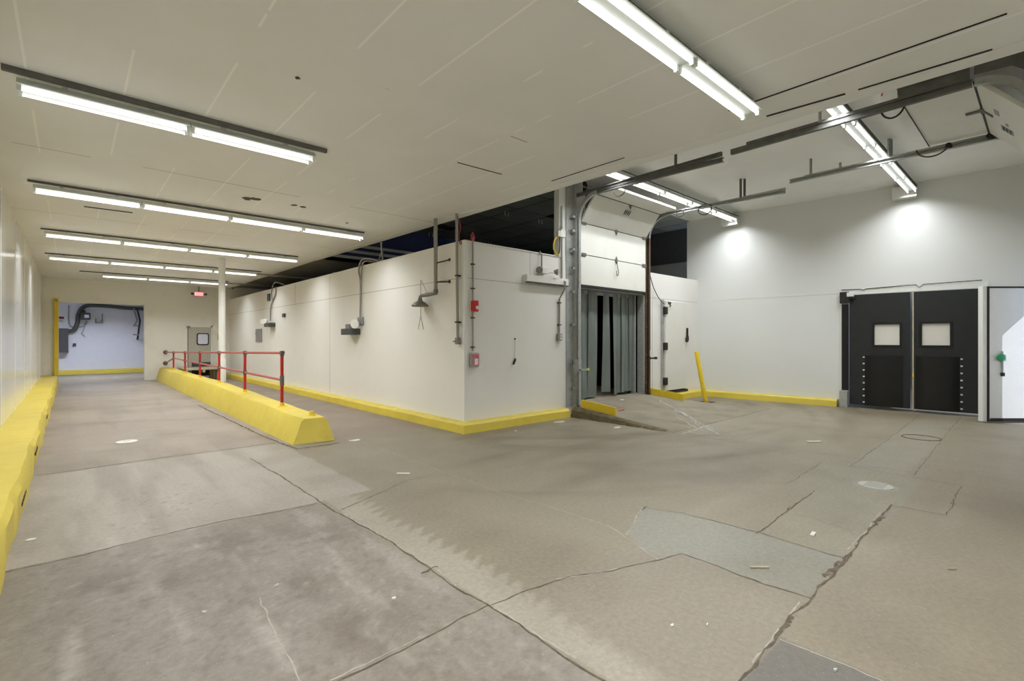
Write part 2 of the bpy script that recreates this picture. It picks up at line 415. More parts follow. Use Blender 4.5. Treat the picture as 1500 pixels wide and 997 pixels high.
nt.links.new(n4.outputs['Fac'], m4.inputs['Value']); nt.links.new(m4.outputs['Result'], b.inputs['Roughness'])
me.materials.append(fm)
floor = bpy.data.objects.new('floor', me); C.objects.link(floor)
props(floor, 'stained grey-brown concrete floor with joints and patches', 'floor', None, 'structure')

def ribbon(bm, pts, w, seed, step=0.05, wob=0.012, z=0.0025):
    r = random.Random(seed); P = []
    for a, b2 in zip(pts, pts[1:]):
        a, b2 = V((*a,0)), V((*b2,0)); n = max(1, int((b2-a).length/step))
        P += [a.lerp(b2, i/n) for i in range(n)]
    P.append(V((*pts[-1],0))); prev = None; dx = 0
    for i, p in enumerate(P):
        t = (P[min(i+1,len(P)-1)]-P[max(i-1,0)]).normalized(); nn = V((-t.y,t.x,0))
        dx = dx*0.8+r.uniform(-wob,wob)*0.7
        ww = w*r.uniform(0.35,1.3); c = p+nn*dx+V((0,0,z))
        cur = (bm.verts.new(c+nn*ww/2), bm.verts.new(c-nn*ww/2))
        if prev: bm.faces.new((prev[0],prev[1],cur[1],cur[0]))
        prev = cur
J = {
 'J1':[(-0.31,8.01),(0.04,8.01),(0.46,8.04),(1.05,8.1),(1.66,8.04),(2.37,8.05)],
 'J2':[(-0.34,4.84),(-0.16,4.83),(0.04,4.82),(0.47,4.9),(1.01,4.89),(1.39,4.84),(1.79,4.81)],
 'J3':[(1.79,7.26),(1.82,5.98),(1.81,5.35),(1.82,4.81),(1.85,4.4),(1.88,3.22),(1.85,2.59),(1.87,2.27),(1.86,1.65),(1.87,1.43),(1.89,0.9)],
 'J4':[(1.87,2.27),(1.48,2.26),(1.2,2.25),(0.95,2.25),(0.3,2.24)],
 'J5':[(1.88,2.27),(2.2,2.24),(2.49,2.18),(2.77,2.03),(3.18,1.91),(3.39,1.85),(3.39,1.58),(3.37,1.26),(3.4,1.0)],
 'J6':[(2.0,0.96),(2.34,0.97),(2.77,0.99),(3.09,1.01),(3.4,1.0),(4.21,1.01),(4.78,1.03),(5.91,1.03)],
 'J7':[(4.2,1.63),(5.0,1.65),(5.84,1.68)], 'J8':[(5.86,1.97),(7.24,2.0)],
 'J9':[(7.29,1.71),(10.34,1.77),(13.7,1.88)], 'J10':[(7.39,1.09),(10.64,1.18),(13.7,1.26)],
 'J11':[(7.39,1.71),(7.49,1.35),(7.49,1.08)], 'J12':[(5.88,1.01),(5.92,0.64),(7.24,0.65),(7.25,1.07)],
 'J13':[(7.79,4.24),(7.69,3.49),(7.77,2.91),(7.83,2.28),(7.87,1.73)], 'J16':[(4.05,2.61),(4.19,2.28),(4.23,1.65),(4.21,1.01)],
 'J18':[(1.87,4.48),(2.55,4.78),(2.82,4.91),(3.18,4.9)], 'J19':[(-0.23,12.4),(0.96,12.13),(1.78,11.6),(2.36,11.44)],
 'J20':[(9.82,4.45),(11.04,4.48)], 'J21':[(2.3,14.0),(2.36,9.0),(2.45,7.4),(3.1,7.42)], 'J23':[(-0.3,17.5),(2.3,17.3)],
}
WD = {'J1':0.022,'J2':0.016,'J3':0.02,'J4':0.016,'J6':0.026,'J5':0.014,'J7':0.016,'J13':0.012,'J19':0.025,'J21':0.07}
bm = bm_new()
for i, (k, p) in enumerate(J.items()): ribbon(bm, p, WD.get(k,0.012)*0.6, i)
for i, (x, y, s) in enumerate(((5.3,1.03,0.10),(4.2,1.0,0.10),(3.95,1.02,0.12),(3.0,1.0,0.07),(1.85,2.9,0.05),(5.05,1.66,0.05),(4.05,2.6,0.05),(6.4,0.63,0.04))):
    ribbon(bm, [(x-s*1.5,y-0.01),(x,y+0.01),(x+s*1.4,y)], s*0.28, 60+i, 0.02, 0.02, 0.0022)
props(obj('joint', bm, M['crack'], floor), kind='structure')
bm = bm_new()
JW = {'J17':[(3.39,7.31),(3.36,6.44),(3.35,4.98),(3.33,3.76),(3.4,3.25),(3.41,2.55),(3.18,1.91)], 'J15':[(4.97,1.65),(4.93,1.34),(4.78,1.03)],
      'J14':[(2.81,0.97),(2.81,0.79),(2.82,0.54),(2.81,0.33)], 'J16':[(3.37,2.33),(4.05,2.61)], 'J22':[(0.87,3.3),(0.82,2.74),(0.8,2.1)]}
for i, (k, p) in enumerate(JW.items()): ribbon(bm, p, 0.008, 90+i, 0.05, 0.012, 0.0018)
for i, p in enumerate(([(1.86,4.4),(1.885,3.6)],[(1.89,3.1),(1.865,2.6)],[(1.88,2.2),(1.875,1.6)],[(1.4,2.275),(0.9,2.265)],[(2.4,2.215),(2.9,2.0)],[(2.5,0.985),(3.3,1.02)],[(4.4,1.04),(5.6,1.05)])): ribbon(bm, p, 0.010, 120+i, 0.03, 0.01, 0.0015)
props(obj('chalky_joint', bm, M['crackw'], floor), kind='structure')
def ramp_z(y): return max(0, 0.21*min(1,max(0,(y-4.35)/2.25))+max(0,(y-6.6))*0.08)
bm = bm_new()                                                        # worn white floor lines at the ramp foot
for i, (a, b2, w) in enumerate((((10.3,6.2),(8.6,4.1),0.035),((9.75,5.5),(8.1,3.75),0.03),((7.7,4.2),(8.9,4.32),0.045),((9.55,5.4),(9.25,4.95),0.06),((8.4,4.0),(8.7,4.28),0.06),((8.1,3.8),(7.9,4.2),0.035),((7.95,3.5),(7.8,3.75),0.035),((8.9,5.0),(8.3,4.1),0.03))):
    n0 = len(bm.verts); ribbon(bm, [a, b2], w, 140+i, 0.06, 0.03, 0.004)
    bm.verts.ensure_lookup_table()
    for v in bm.verts[n0:]: v.co.z += ramp_z(v.co.y)+(0.002 if v.co.y > 4.3 else 0)
whitelines = bm
# ---- outer shell
CEZ, HIZ = 3.83, 5.08
L0, FY = -0.76, 24.0
struct('wall_left', boxes((L0-0.2,L0,-4,FY+0.3,0,CEZ)), M['wall_l'], 'glossy white liner wall along the left kerb', 'wall')
# thin cover strips of the liner panels
props(obj('trim', boxes(*[(L0,L0+0.003,y,y+0.025,0.3,CEZ) for y in (3.1,5.5,7.9,10.3,12.7,15.1,17.5,19.9,22.3)]), M['white'], None, loc=(0,0,0)), 'slim white cover strips on the left liner wall', 'trim', None, 'structure').name = 'trim_1'
bm = bm_new()                                                        # far wall with the big opening and the door hole
for b_ in ((L0,-0.33,FY,FY+0.3,0,CEZ),(-0.33,2.15,FY,FY+0.3,2.97,CEZ),(2.15,3.54,FY,FY+0.3,0,CEZ),(3.54,4.46,FY,FY+0.3,2.17,CEZ),(4.46,5.3,FY,FY+0.3,0,CEZ),(5.3,14.2,FY,FY+0.3,3.3,3.9)):
    box(bm, *b_)
struct('wall_far', bm, M['wall_far'], 'off-white far wall with a wide opening and a door', 'wall')
struct('wall_passage', boxes((-3,5,30.5,30.7,0,3.9),(-3.2,-3,FY+0.3,30.7,0,3.9),(5,5.2,FY+0.3,30.7,0,3.9)), M['cool'], 'pale lilac wall seen through the far opening', 'wall')
struct('wall_back', boxes((L0-0.2,5.6,-4.2,-4,0,CEZ)), M['wall'], 'white wall closing the hall behind the viewpoint', 'wall')
struct('wall_near', boxes((5.45,5.6,-4,-0.4,0,HIZ)), M['wall'], 'white return wall beside the near dock door', 'wall')
# front wall of the high bay: dock door opening and a narrow daylight opening by the freezer door
bm = bm_new()
for b_ in ((5.45,8.15,-0.4,-0.2,0,HIZ),(8.15,10.55,-0.4,-0.2,2.75,HIZ),(10.55,13.28,-0.4,-0.2,0,HIZ),(13.28,14.15,-0.4,-0.2,3.05,HIZ),(8.0,10.7,-1.2,-1.0,0,HIZ),(8.0,8.15,-1.0,-0.4,0,2.9),(10.55,10.7,-1.0,-0.4,0,2.9),(8.0,10.7,-1.0,-0.4,2.75,2.9)):
    box(bm, *b_)
struct('wall_front', bm, M['wall_r'], 'white wall behind the near raised dock door', 'wall')
# right wall with the traffic door hole
bm = bm_new()
rbox(bm, 3.36, 7.2, -0.15, 0, 0, HIZ); rbox(bm, 0.86, 3.36, -0.15, 0, 2.72, HIZ); rbox(bm, -0.4, 0.86, -0.15, 0, 0, HIZ); rbox(bm, 0.7, 3.5, -0.6, -0.5, 0, 3)
rw = struct('wall_right', bm, M['wall_r'], 'tall grey-white wall with black traffic doors', 'wall')
bm = bm_new()
rbox(bm, 3.4, 6.7, 0, 0.004, 2.715, 2.735)
props(obj('panel_seam', bm, M['wall'], rw), kind='structure')
# cooler box: panelled walls that stop short of the roof
CX, CY, CT = 5.12, 6.9, 3.33
cs = struct('wall_cooler_side', boxes((CX,CX+0.12,CY+0.12,FY,0,CT)), M['wall'], 'long white cooler wall with shower and wall boxes', 'wall')
props(obj('panel_seam', boxes(*([(CX-0.003,CX,CY+0.02,FY,2.69,2.70)]+[(CX-0.003,CX,y,y+0.008,0.2,CT) for y in (12.9,)]+[(CX-0.003,CX,15.6,15.608,2.7,CT)])), M['crackw'], cs), kind='structure')
bm = bm_new()
for b_ in ((CX,8.14,CY,CY+0.12,0,CT),(8.14,10.74,CY,CY+0.12,2.80,CT),(10.74,13.62,CY,CY+0.12,0,CT)): box(bm, *b_)
cf = struct('wall_cooler_front', bm, M['wall'], 'white cooler wall with the strip-curtain dock opening', 'wall')
props(obj('panel_seam', boxes((CX,7.6,CY-0.003,CY,2.688,2.696),(6.72,6.726,CY-0.003,CY,2.7,CT),(11.0,13.5,CY-0.003,CY,2.68,2.688),(11.12,11.126,CY-0.003,CY,0.2,2.67)), M['crackw'], cf), kind='structure')
struct('ceiling_cooler', boxes((CX+0.12,14.2,CY+0.12,FY,CT-0.12,CT-0.004)), M['roof'], 'pale roof deck on top of the cooler box', 'ceiling')
struct('wall_cooler_inside', boxes((7.6,11.4,9.5,9.6,0,3.2),(7.5,7.6,CY+0.12,9.6,0,3.2),(11.4,11.5,CY+0.12,9.6,0,3.2)), M['interior'], 'cooler walls behind the strip curtain, coloured dark for shade', 'wall')
struct('trim_2', boxes((CX-0.012,CX+0.05,CY-0.012,CY,0.17,CT),(CX-0.012,CX,CY,CY+0.05,0.17,CT),(CX-0.015,CX+0.14,CY+0.02,FY,CT,CT+0.02),(CX-0.012,7.7,CY-0.015,CY+0.14,CT,CT+0.02)), M['white'], 'white corner and top capping of the cooler wall', 'trim')
# ---- ceilings. Low ceiling edge runs slightly out of square, from x 5.43 near to 5.11 far
def ex(y): return 5.44-0.0237*y
bm = bm_new()
loft(bm, [[(L0-0.2,y,CEZ),(ex(y),y,CEZ),(ex(y),y,CEZ+0.16),(L0-0.2,y,CEZ+0.16)] for y in (-4.2,0,6.9,13.85)])
box(bm, L0-0.2, 5.11, 13.85, FY+0.3, CEZ, CEZ+0.16); box(bm, -3.2, 5.3, FY+0.3, 30.7, CEZ, CEZ+0.16)
lowc = struct('ceiling', bm, M['ceil'], 'low beige boarded ceiling over the long hall', 'ceiling')
bm = bm_new()                                                        # edge trim: a flat lip under the free edge
loft(bm, [[(ex(y)-0.17,y,CEZ-0.006),(ex(y)+0.01,y,CEZ-0.006),(ex(y)+0.01,y,CEZ+0.02),(ex(y)-0.17,y,CEZ+0.02)] for y in (-4,0,6.9,13.85)])
struct('trim_3', bm, M['ceil'], 'flat beige lip along the low ceiling edge', 'trim')
bm = bm_new()                                                        # open seams and rust-edged holes
for a, b2, w in (((4.74,2.1),(4.74,0.2),0.012),((5.14,1.9),(5.2,1.25),0.022),((5.2,1.15),(5.24,0.3),0.016),((5.36,5.5),(5.38,5.0),0.012),((0.16,10.84),(0.8,10.80),0.05),((5.0,4.7),(5.02,3.5),0.006),((3.6,5.0),(4.3,4.96),0.006)):
    p = [V((*a,0)), V((*b2,0))]; t = (p[1]-p[0]).normalized(); n = V((-t.y,t.x,0))
    obox(bm, (p[0].x,p[0].y,CEZ-0.008), t, n, UP, (0,(p[1]-p[0]).length), (-w/2,w/2), (0,0.01))
props(obj('open_seam', bm, M['iron'], lowc), kind='structure')
bm = bm_new()
for x, y, s in ((2.06,8.5,0.09),(2.16,8.44,0.08),(2.74,8.4,0.06),(2.88,8.42,0.05),(1.43,4.3,0.02),(3.9,9.0,0.03)):
    r = random.Random(int(x*100)); pts = [V((x+s*r.uniform(.5,1.2)*math.cos(k*PI/4), y+s*r.uniform(.5,1.2)*math.sin(k*PI/4), CEZ-0.008)) for k in range(8)]
    prism(bm, pts, (0,0,0.009))
props(obj('rust_hole', bm, M['rust'], lowc), kind='structure')
struct('ceiling_bay', boxes((5.0,14.3,-1.3,7.12,HIZ,HIZ+0.15)), M['ceilhi'], 'high white ceiling over the dock bay', 'ceiling')
bm = bm_new()
loft(bm, [[(ex(y)-0.12,y,CEZ+0.16),(ex(y)-0.001,y,CEZ+0.16),(ex(y)-0.001,y,HIZ),(ex(y)-0.12,y,HIZ)] for y in (-4.2,0,6.9,13.9)])
struct('wall_bulkhead', bm, M['ceilhi'], 'white upstand between the low and high ceilings', 'wall')
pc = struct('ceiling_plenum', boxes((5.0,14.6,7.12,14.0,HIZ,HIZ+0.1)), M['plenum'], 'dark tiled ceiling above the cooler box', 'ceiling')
bm = bm_new()
for y in (8.3,9.5,10.7,11.9,13.1): box(bm, 5.2,14.4,y,y+0.025,HIZ-0.006,HIZ+0.01)
for x in (6.4,7.6,8.8,10.0,11.2,12.4,13.6): box(bm, x,x+0.025,7.12,13.9,HIZ-0.006,HIZ+0.01)
props(obj('tile_grid', bm, M['dgrey'], pc), kind='structure')
bm = bm_new()
for x, y in ((8.7,9.9),(10.0,9.9),(11.0,13.4),(8.6,13.5),(11.6,8.6)):
    for d in (0,0.12): tube(bm, [(x+d,y,HIZ),(x+d,y,HIZ-0.1),(x+d+0.03,y,HIZ-0.12)], 0.012, 6)
props(obj('hook', bm, M['white'], pc), kind='structure')
props(obj('vent_grille', boxes((9.9,11.0,9.2,9.5,HIZ-0.03,HIZ),(7.9,8.9,12.3,12.7,HIZ-0.03,HIZ)), M['iron'], pc), kind='structure')
bw = struct('wall_plenum', boxes((5.0,14.6,13.85,14.0,3.9,HIZ)), M['blue'], 'navy wall with grey stripes above the cooler', 'wall')
props(obj('stripe', boxes(*[(5.0,14.6,13.835,13.85,z,z+0.085) for z in (3.99,4.17,4.35)]), M['stripe'], bw), kind='structure')
struct('wall_plenum_end', boxes((14.25,14.4,7.2,14.0,3.2,HIZ)), M['dgrey'], 'dark end wall of the space above the cooler', 'wall')
struct('ceiling_far', boxes((5.11,14.3,13.85,FY+0.3,3.9,4.0)), M['greyceil'], 'bare grey ceiling over the far cooler roof', 'ceiling')
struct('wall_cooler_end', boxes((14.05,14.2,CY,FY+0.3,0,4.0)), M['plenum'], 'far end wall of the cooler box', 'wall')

# ---- camera, sun and sky
cam = bpy.data.objects.new('camera', bpy.data.cameras.new('camera')); C.objects.link(cam)
cam.location = (0,0,1.6); cam.rotation_euler = (PI/2, 0, -math.atan2(646,714))
cam.data.sensor_width = 36; cam.data.lens = 36*714/1500; cam.data.shift_y = -1/1500; cam.data.clip_start = 0.05
sc.camera = cam
w = bpy.data.worlds.new('sky'); sc.world = w; w.use_nodes = True
bg = w.node_tree.nodes['Background']; bg.inputs['Color'].default_value = (0.62,0.72,1.0,1); bg.inputs['Strength'].default_value = 1.5
sl = bpy.data.lights.new('sun', 'SUN'); sl.energy = 4.0; sl.angle = math.radians(0.6); sl.color = (0.86,0.89,1.0)
so = bpy.data.objects.new('sun', sl); C.objects.link(so); so.location = (13,-6,8)
so.rotation_euler = V((0.02,0.6,-0.8)).to_track_quat('-Z','Y').to_euler()
vs = sc.view_settings; vs.view_transform = 'Standard'; vs.look = 'None'; vs.gamma = 1.0; vs.use_curve_mapping = False; vs.exposure = 0.0
sc.cycles.use_denoising = True; sc.cycles.max_bounces = 10; sc.cycles.diffuse_bounces = 6
sc.cycles.sample_clamp_indirect = 4.0

# ================================================================== THINGS
def letters(name, txt, size, m, parent, o, u, w, depth=0.003):
    """raised lettering: o is the lower-left corner, u runs along the text, w up"""
    cu = bpy.data.curves.new(name, 'FONT'); cu.body = txt; cu.size = size; cu.extrude = depth; cu.align_x = 'CENTER'
    t = bpy.data.objects.new(name, cu); mesh = bpy.data.meshes.new_from_object(t)
    u, w = V(u), V(w); n = u.cross(w); off = wloc(parent)
    for v in mesh.vertices: v.co = V(o)+u*v.co.x+w*v.co.y+n*v.co.z-off
    bpy.data.objects.remove(t); bpy.data.curves.remove(cu)
    r = bpy.data.objects.new(name, mesh); C.objects.link(r); mesh.materials.clear(); mesh.materials.append(m); r.parent = parent
    return r

# ---- twin-tube strip lights ------------------------------------------------
FL = 1.225
LAMP = {}
for tm_, col_, pw_ in ((M['tube'], (0.93,0.962,1.0), 14.4), (M['tubec'], (0.80,0.85,1.0), 44.0)):
    l_ = bpy.data.lights.new('tube_light', 'AREA'); l_.shape = 'RECTANGLE'; l_.size = 1.15; l_.size_y = 0.018; l_.energy = pw_; l_.spread = math.radians(145); l_.color = col_; LAMP[tm_.name] = l_
def make_strip(tm):
    t = thing('strip_light', '-', 'ceiling light', (0,0,0))         # origin: left end, top of the body
    bm = bm_new()
    prism(bm, [(0.004,-0.06,0),(0.004,0.06,0),(0.004,0.105,-0.055),(0.004,0.10,-0.06),(0.004,-0.10,-0.06),(0.004,-0.105,-0.055)], (FL-0.008,0,0))
    obj('body', bm, M['lampbody'], t)
    for y in (-0.065,0.065):
        obj('tube', B(cyl, (0.035,y,-0.088), (FL-0.035,y,-0.088), 0.0135, n=10), tm, t, smooth=True)
        la = bpy.data.objects.new('tube_light', LAMP[tm.name]); C.objects.link(la); la.parent = t; la.location = (FL/2,y,-0.1025)
    bm = bm_new()
    for x in (0.006, FL-0.034):
        for y in (-0.065,0.065): box(bm, x, x+0.028, y-0.017, y+0.017, -0.108, -0.056)
    obj('socket', bm, M['lampbody'], t)
    obj('bracket', boxes((0.28,0.32,-0.03,0.03,0,0.05),(0.9,0.94,-0.03,0.03,0,0.05)), M['lampbody'], t)
    return t
proto = make_strip(M['tube']); protoc = make_strip(M['tubec']); used = {'a':0,'c':0}
ORD = ['leftmost','second','third','fourth','fifth']
def strip_row(x0, n, y, z, where, group, cool=False, left=0):
    for k in range(n):
        src, key = (protoc,'c') if cool else (proto,'a')
        pos = ORD[k] if k == 0 or k < n-1 else 'rightmost'
        lab = '%s twin-tube strip light %s' % (pos, where)
        if used[key] == 0:
            src.location = (x0+k*FL,y,z); src['label'] = lab; src['group'] = group; used[key] = 1
        else: dup(src, (x0+k*FL,y,z), lab, group)
ZL = CEZ-0.05
strip_row(-0.18, 4, 1.88, ZL, 'on the low ceiling row nearest the viewer', 'strip lights of the nearest row')
strip_row(-0.34, 2, 5.82, ZL, 'of the short two-lamp row by the left wall', 'strip lights of the two-lamp row')
strip_row(-0.40, 4, 9.60, ZL, 'of the second long row down the hall', 'strip lights of the second row')
strip_row(-0.40, 4, 13.55, ZL, 'of the third row down the hall', 'strip lights of the third row')
strip_row(-0.44, 4, 17.3, ZL, 'of the fourth row, crossed by the white column', 'strip lights of the fourth row')
strip_row(0.75, 3, 21.05, ZL, 'of the last row before the far wall', 'strip lights of the last row')
strip_row(-0.2, 4, -2.0, ZL, 'of the row behind the viewpoint', 'strip lights behind the viewpoint')
ZH = 4.925
strip_row(13.62-5*FL, 5, 2.04, ZH, 'of the dock bay row above the near door tracks', 'strip lights of the near dock bay row')
strip_row(13.38-5*FL, 5, 5.78, ZH, 'of the dock bay row above the curtained door', 'strip lights of the far dock bay row')
strip_row(-0.6, 2, 27.2, ZL, 'in the passage behind the far opening', 'strip lights in the passage', cool=True)
# the rail each row hangs from
def rail(x0, x1, y, z0, z1, where, dy=0.0, wd=0.04):
    bm = bm_new(); box(bm, x0, x1, y-wd*0.7+dy, y+wd*0.3+dy, z0, z1)
    o = obj('mounting_rail', bm, M['galvd']); props(o, where, 'rail', 'mounting rails of the lights'); return o
rail(-0.3, 4.7, 1.88, CEZ-0.048, CEZ-0.001, 'grey mounting rail over the nearest row of strip lights')
rail(-0.42, 2.22, 5.70, CEZ-0.045, CEZ-0.001, 'dark mounting rail over the two-lamp strip light row')
rail(-0.45, 4.5, 9.54, CEZ-0.03, CEZ-0.001, 'dark mounting rail over the second long row of strip lights', wd=0.024)
rail(-0.45, 4.5, 13.50, CEZ-0.03, CEZ-0.001, 'dark mounting rail over the third row of strip lights', wd=0.024)
rail(0.2, 4.45, 21.0, CEZ-0.03, CEZ-0.001, 'dark mounting rail over the last row of strip lights', wd=0.024)
rail(-0.5, 4.6, 17.25, CEZ-0.03, CEZ-0.001, 'dark mounting rail over the fourth row of strip lights', wd=0.024)
def along(name, pts, r, m, label, cat, group=None, n=8):
    return props(obj(name, tubes(r, pts, n=n), m, smooth=True), label, cat, group)
along('ceiling_conduit', [(4.2,17.35,3.74),(9.5,17.2,3.74)], 0.03, M['conduit'], 'grey conduit running from fourth light row over cooler roof', 'conduit')
along('ceiling_conduit', [(4.2,20.9,3.74),(9.5,20.6,3.74)], 0.03, M['conduit'], 'grey conduit running from last light row over cooler roof', 'conduit')
# rails of the dock bay rows
rail(13.72-5*FL, 13.7, 2.0, ZH+0.03, HIZ-0.12, 'dark rail above the near dock bay lights', -0.03)
rail(13.5-5*FL, 13.5, 5.74, ZH+0.03, HIZ-0.12, 'dark rail above the far dock bay lights', -0.03)
bm_l = [(2.04, 'white wall box at the end of the near dock bay lights'), (5.78, 'white wall box at the end of the far dock bay lights')]
for y, lab in bm_l:
    bm = bm_new(); rbox(bm, y-0.06, y+0.36, 0.002, 0.20, 4.74, 5.0)
    o = obj('wall_box', bm, M['white'], bev=0.004); props(o, lab, 'box', 'white wall boxes')

# ---- kerbs -----------------------------------------------------------------
def wavy(secfn, t0, t1, step, seed, amp):
    """sections of a hand-cast kerb with slightly uneven arrises"""
    r = random.Random(seed); n = max(2, int((t1-t0)/step)); out = []; ph = [r.uniform(0,6) for _ in range(12)]
    for i in range(n+1):
        t = t0+(t1-t0)*i/n; s = [V(p) for p in secfn(t)]
        for k, p in enumerate(s):
            p.x += amp*(0.6*math.sin(t*1.9+ph[k])+0.5*math.sin(t*5.3+ph[k+4])); p.z += (amp*0.5*math.sin(t*3.1+ph[k+6])) if p.z > 0.05 else 0
        out.append(s)
    return out
bm = bm_new()
def lk(y): return [(L0,y,0),(-0.335,y,0),(-0.34,y,0.26),(-0.375,y,0.315),(L0,y,0.325)]
S = wavy(lk, -3.9, 23.95, 0.16, 4, 0.012)
for s in S: s[0].x = L0; s[4].x = L0; s[0].z = 0
loft(bm, S)
kl = obj('kerb', bm, M['yellow'], smooth=True); props(kl, 'broad yellow concrete kerb along the left wall', 'kerb')
bm = bm_new()
for y, z in ((8.6,0.16),(12.5,0.15),(6.3,0.1)): obox(bm, (-0.343,y,z), (0,1,0), (0,0,1), (1,0,0), (0,0.55), (-0.02,0.012), (0,0.014))
obj('scrape', bm, M['gasket'], kl)
bm = bm_new()
def dv(y):
    h = 0.37+min(1,max(0,(y-7.8)/6.5))*0.11
    return [(2.50,y,0),(3.12,y,0),(3.035,y,h-0.03),(3.0,y,h),(2.665,y,h),(2.635,y,h-0.03)]
S = wavy(dv, 8.25, 23.95, 0.25, 8, 0.009)
for s in S: s[0].z = s[1].z = 0
e1 = [V((2.51,7.74,0)),V((3.12,7.66,0)),V((3.035,7.76,0.33)),V((3.0,7.78,0.365)),V((2.73,7.86,0.36)),V((2.69,7.90,0.32))]
e2 = [V((2.50,7.95,0)),V((3.12,7.95,0)),V((3.035,7.95,0.345)),V((3.0,7.95,0.375)),V((2.68,8.05,0.372)),V((2.64,8.1,0.33))]
loft(bm, [e1,e2]+S)
dvd = obj('divider_kerb', bm, M['yellow'], smooth=True); props(dvd, 'high yellow concrete divider kerb carrying the red railing', 'divider')
obj('post_stub', B(lathe, (2.9,8.05,0.368), [(0.075,0),(0.07,0.012),(0.045,0.02),(0.036,0.06),(0.036,0.075)], 14), M['yellow2'], dvd)
# kerb round the cooler corner, mitred
bm = bm_new()
def ck(x, y, dx, dy, h=0.17):                                        # section, (dx,dy) points out of the wall
    return [(x,y,0),(x+dx*0.2,y+dy*0.24,0),(x+dx*0.185,y+dy*0.222,h*0.8),(x+dx*0.15,y+dy*0.18,h),(x,y,h)]
P = [ck(CX,FY-0.05-i*0.5,-1,0) for i in range(33)]+[ck(CX,CY,-1,-1)]+[ck(CX+0.4*i,CY,0,-1) for i in range(1,7)]+[ck(7.66,CY,0,-1)]
r = random.Random(5)
for s in P[1:-1]:
    for k in (1,2,3): s[k] = (s[k][0]+r.uniform(-.008,.008), s[k][1]+r.uniform(-.008,.008), s[k][2]+(r.uniform(-.006,.006) if k > 1 else 0))
loft(bm, P)
props(obj('kerb', bm, M['yellow']), 'yellow kerb wrapping the corner of the cooler box', 'kerb')
bm = bm_new()                                                        # right of the dock opening and round onto the right wall
P = [ck(x,CY,0,-1,0.17) for x in (10.95,11.6,12.2,12.8)]+[[(CX+8.4-0.02,CY-0.02,0),(13.3,6.66,0),(13.315,6.68,0.136),(13.35,6.72,0.17),(13.49,CY-0.02,0.17)]]
def rk(y, h=0.17):
    o = rwo(y); return [o+UP*0, o+RN*0.2, o+RN*0.185+UP*h*0.8, o+RN*0.15+UP*h, o+UP*h]
r = random.Random(9)
for y in (6.2,5.6,5.0,4.4,3.9,3.45):
    s = rk(y); s = [p+RN*(r.uniform(-.008,.008) if 0 < k < 4 else 0) for k, p in enumerate(s)]; P.append(s)
loft(bm, P)
props(obj('kerb', bm, M['yellow']), 'yellow kerb along the right wall behind the bollard', 'kerb')
bm = bm_new(); loft(bm, [[(x,30.49,0),(x,30.2,0),(x,30.22,0.17),(x,30.28,0.2),(x,30.49,0.2)] for x in (-2.9,-0.5,0.7,0.72,1.9,4.9)])
props(obj('kerb', bm, M['yellow']), 'yellow kerb at the back of the far passage', 'kerb')

# ---- red railing -----------------------------------------------------------
rl = thing('railing', 'red pipe railing with grey fittings on the yellow divider', 'railing', (2.83,9.33,0.41))
YP = [9.33,11.86,14.37,16.89,19.43,21.89]
rz = lambda y: 1.365-0.0181*(y-9.33)
kz = lambda y: 0.37+min(1,max(0,(y-7.8)/6.5))*0.11
mz = lambda y: 0.875+0.0035*(y-9.33)
for y in YP:
    p = obj('post', B(cyl, (2.83,y,kz(y)-0.005), (2.83,y,rz(y)), 0.028, n=12), M['red'], rl, smooth=True)
    obj('flange', B(lathe, (2.83,y,kz(y)-0.004), [(0.085,0),(0.08,0.012),(0.042,0.02),(0.036,0.07),(0.03,0.075)], 14), M['yellow2'], p)
    bm = bm_new(); cyl(bm, (2.83,y,rz(y)-0.055), (2.83,y,rz(y)+0.036), 0.037); cyl(bm, (2.83,y-0.045,rz(y)), (2.83,y+0.045,rz(y)), 0.036)
    cyl(bm, (2.83,y,mz(y)-(0.1 if y < 10 else 0.045)), (2.83,y,mz(y)+(0.08 if y < 10 else 0.045)), 0.037)
    obj('fitting', bm, M['fitting'], p, smooth=True)
obj('top_rail', B(tube, [(2.83,y,rz(y)) for y in (9.3,16,FY-0.02)], 0.025, 12), M['redrail'], rl, smooth=True)
obj('middle_rail', B(tube, [(2.83,9.33,mz(9.33)),(2.83,21.89,mz(21.89)),(2.83,FY-0.02,0.66)], 0.023, 12), M['redrail'], rl, smooth=True)
for z in (rz(FY), 0.66):
    obj('wall_flange', B(cyl, (2.83,FY-0.07,z), (2.83,FY-0.001,z), 0.05, 0.085), M['fitting'], rl)
# ---- column and posts
bm = bm_new(); tube(bm, [(3.07,15.25,0.455),(3.07,15.25,CEZ-0.001)], 0.085, 16)
col = obj('column', bm, M['white'], smooth=True); props(col, 'slim white pipe column rising beside the red railing', 'column')
bm = bm_new(); lathe(bm, (3.07,15.25,0.455), [(0.1,0),(0.1,0.62),(0.088,0.64)], 16)
obj('sleeve', bm, M['white'], col, smooth=True)
bm = bm_new(); box(bm, -0.45, -0.335, FY-0.12, FY-0.002, 0.32, 3.09)
gp = obj('guard_post', bm, M['yellow2'], bev=0.01); props(gp, 'tall yellow steel post at the left of the far opening', 'post')
obj('bolt', boxes((-0.41,-0.375,FY-0.13,FY-0.12,2.98,3.02)), M['iron'], gp)
# bollard, leaning
bl = thing('bollard', 'leaning yellow pipe bollard in front of the right wall', 'bollard', (12.06,5.93,0))
obj('pipe', B(tube, [(12.06,5.93,0.015),(11.80,6.05,1.30),(11.797,6.051,1.315)], [0.055,0.055,0.045], 16), M['yellow2'], bl, smooth=True)
obj('base_plate', boxes((11.88,12.24,5.78,6.08,0.0,0.016)), M['rust'], bl, bev=0.004)

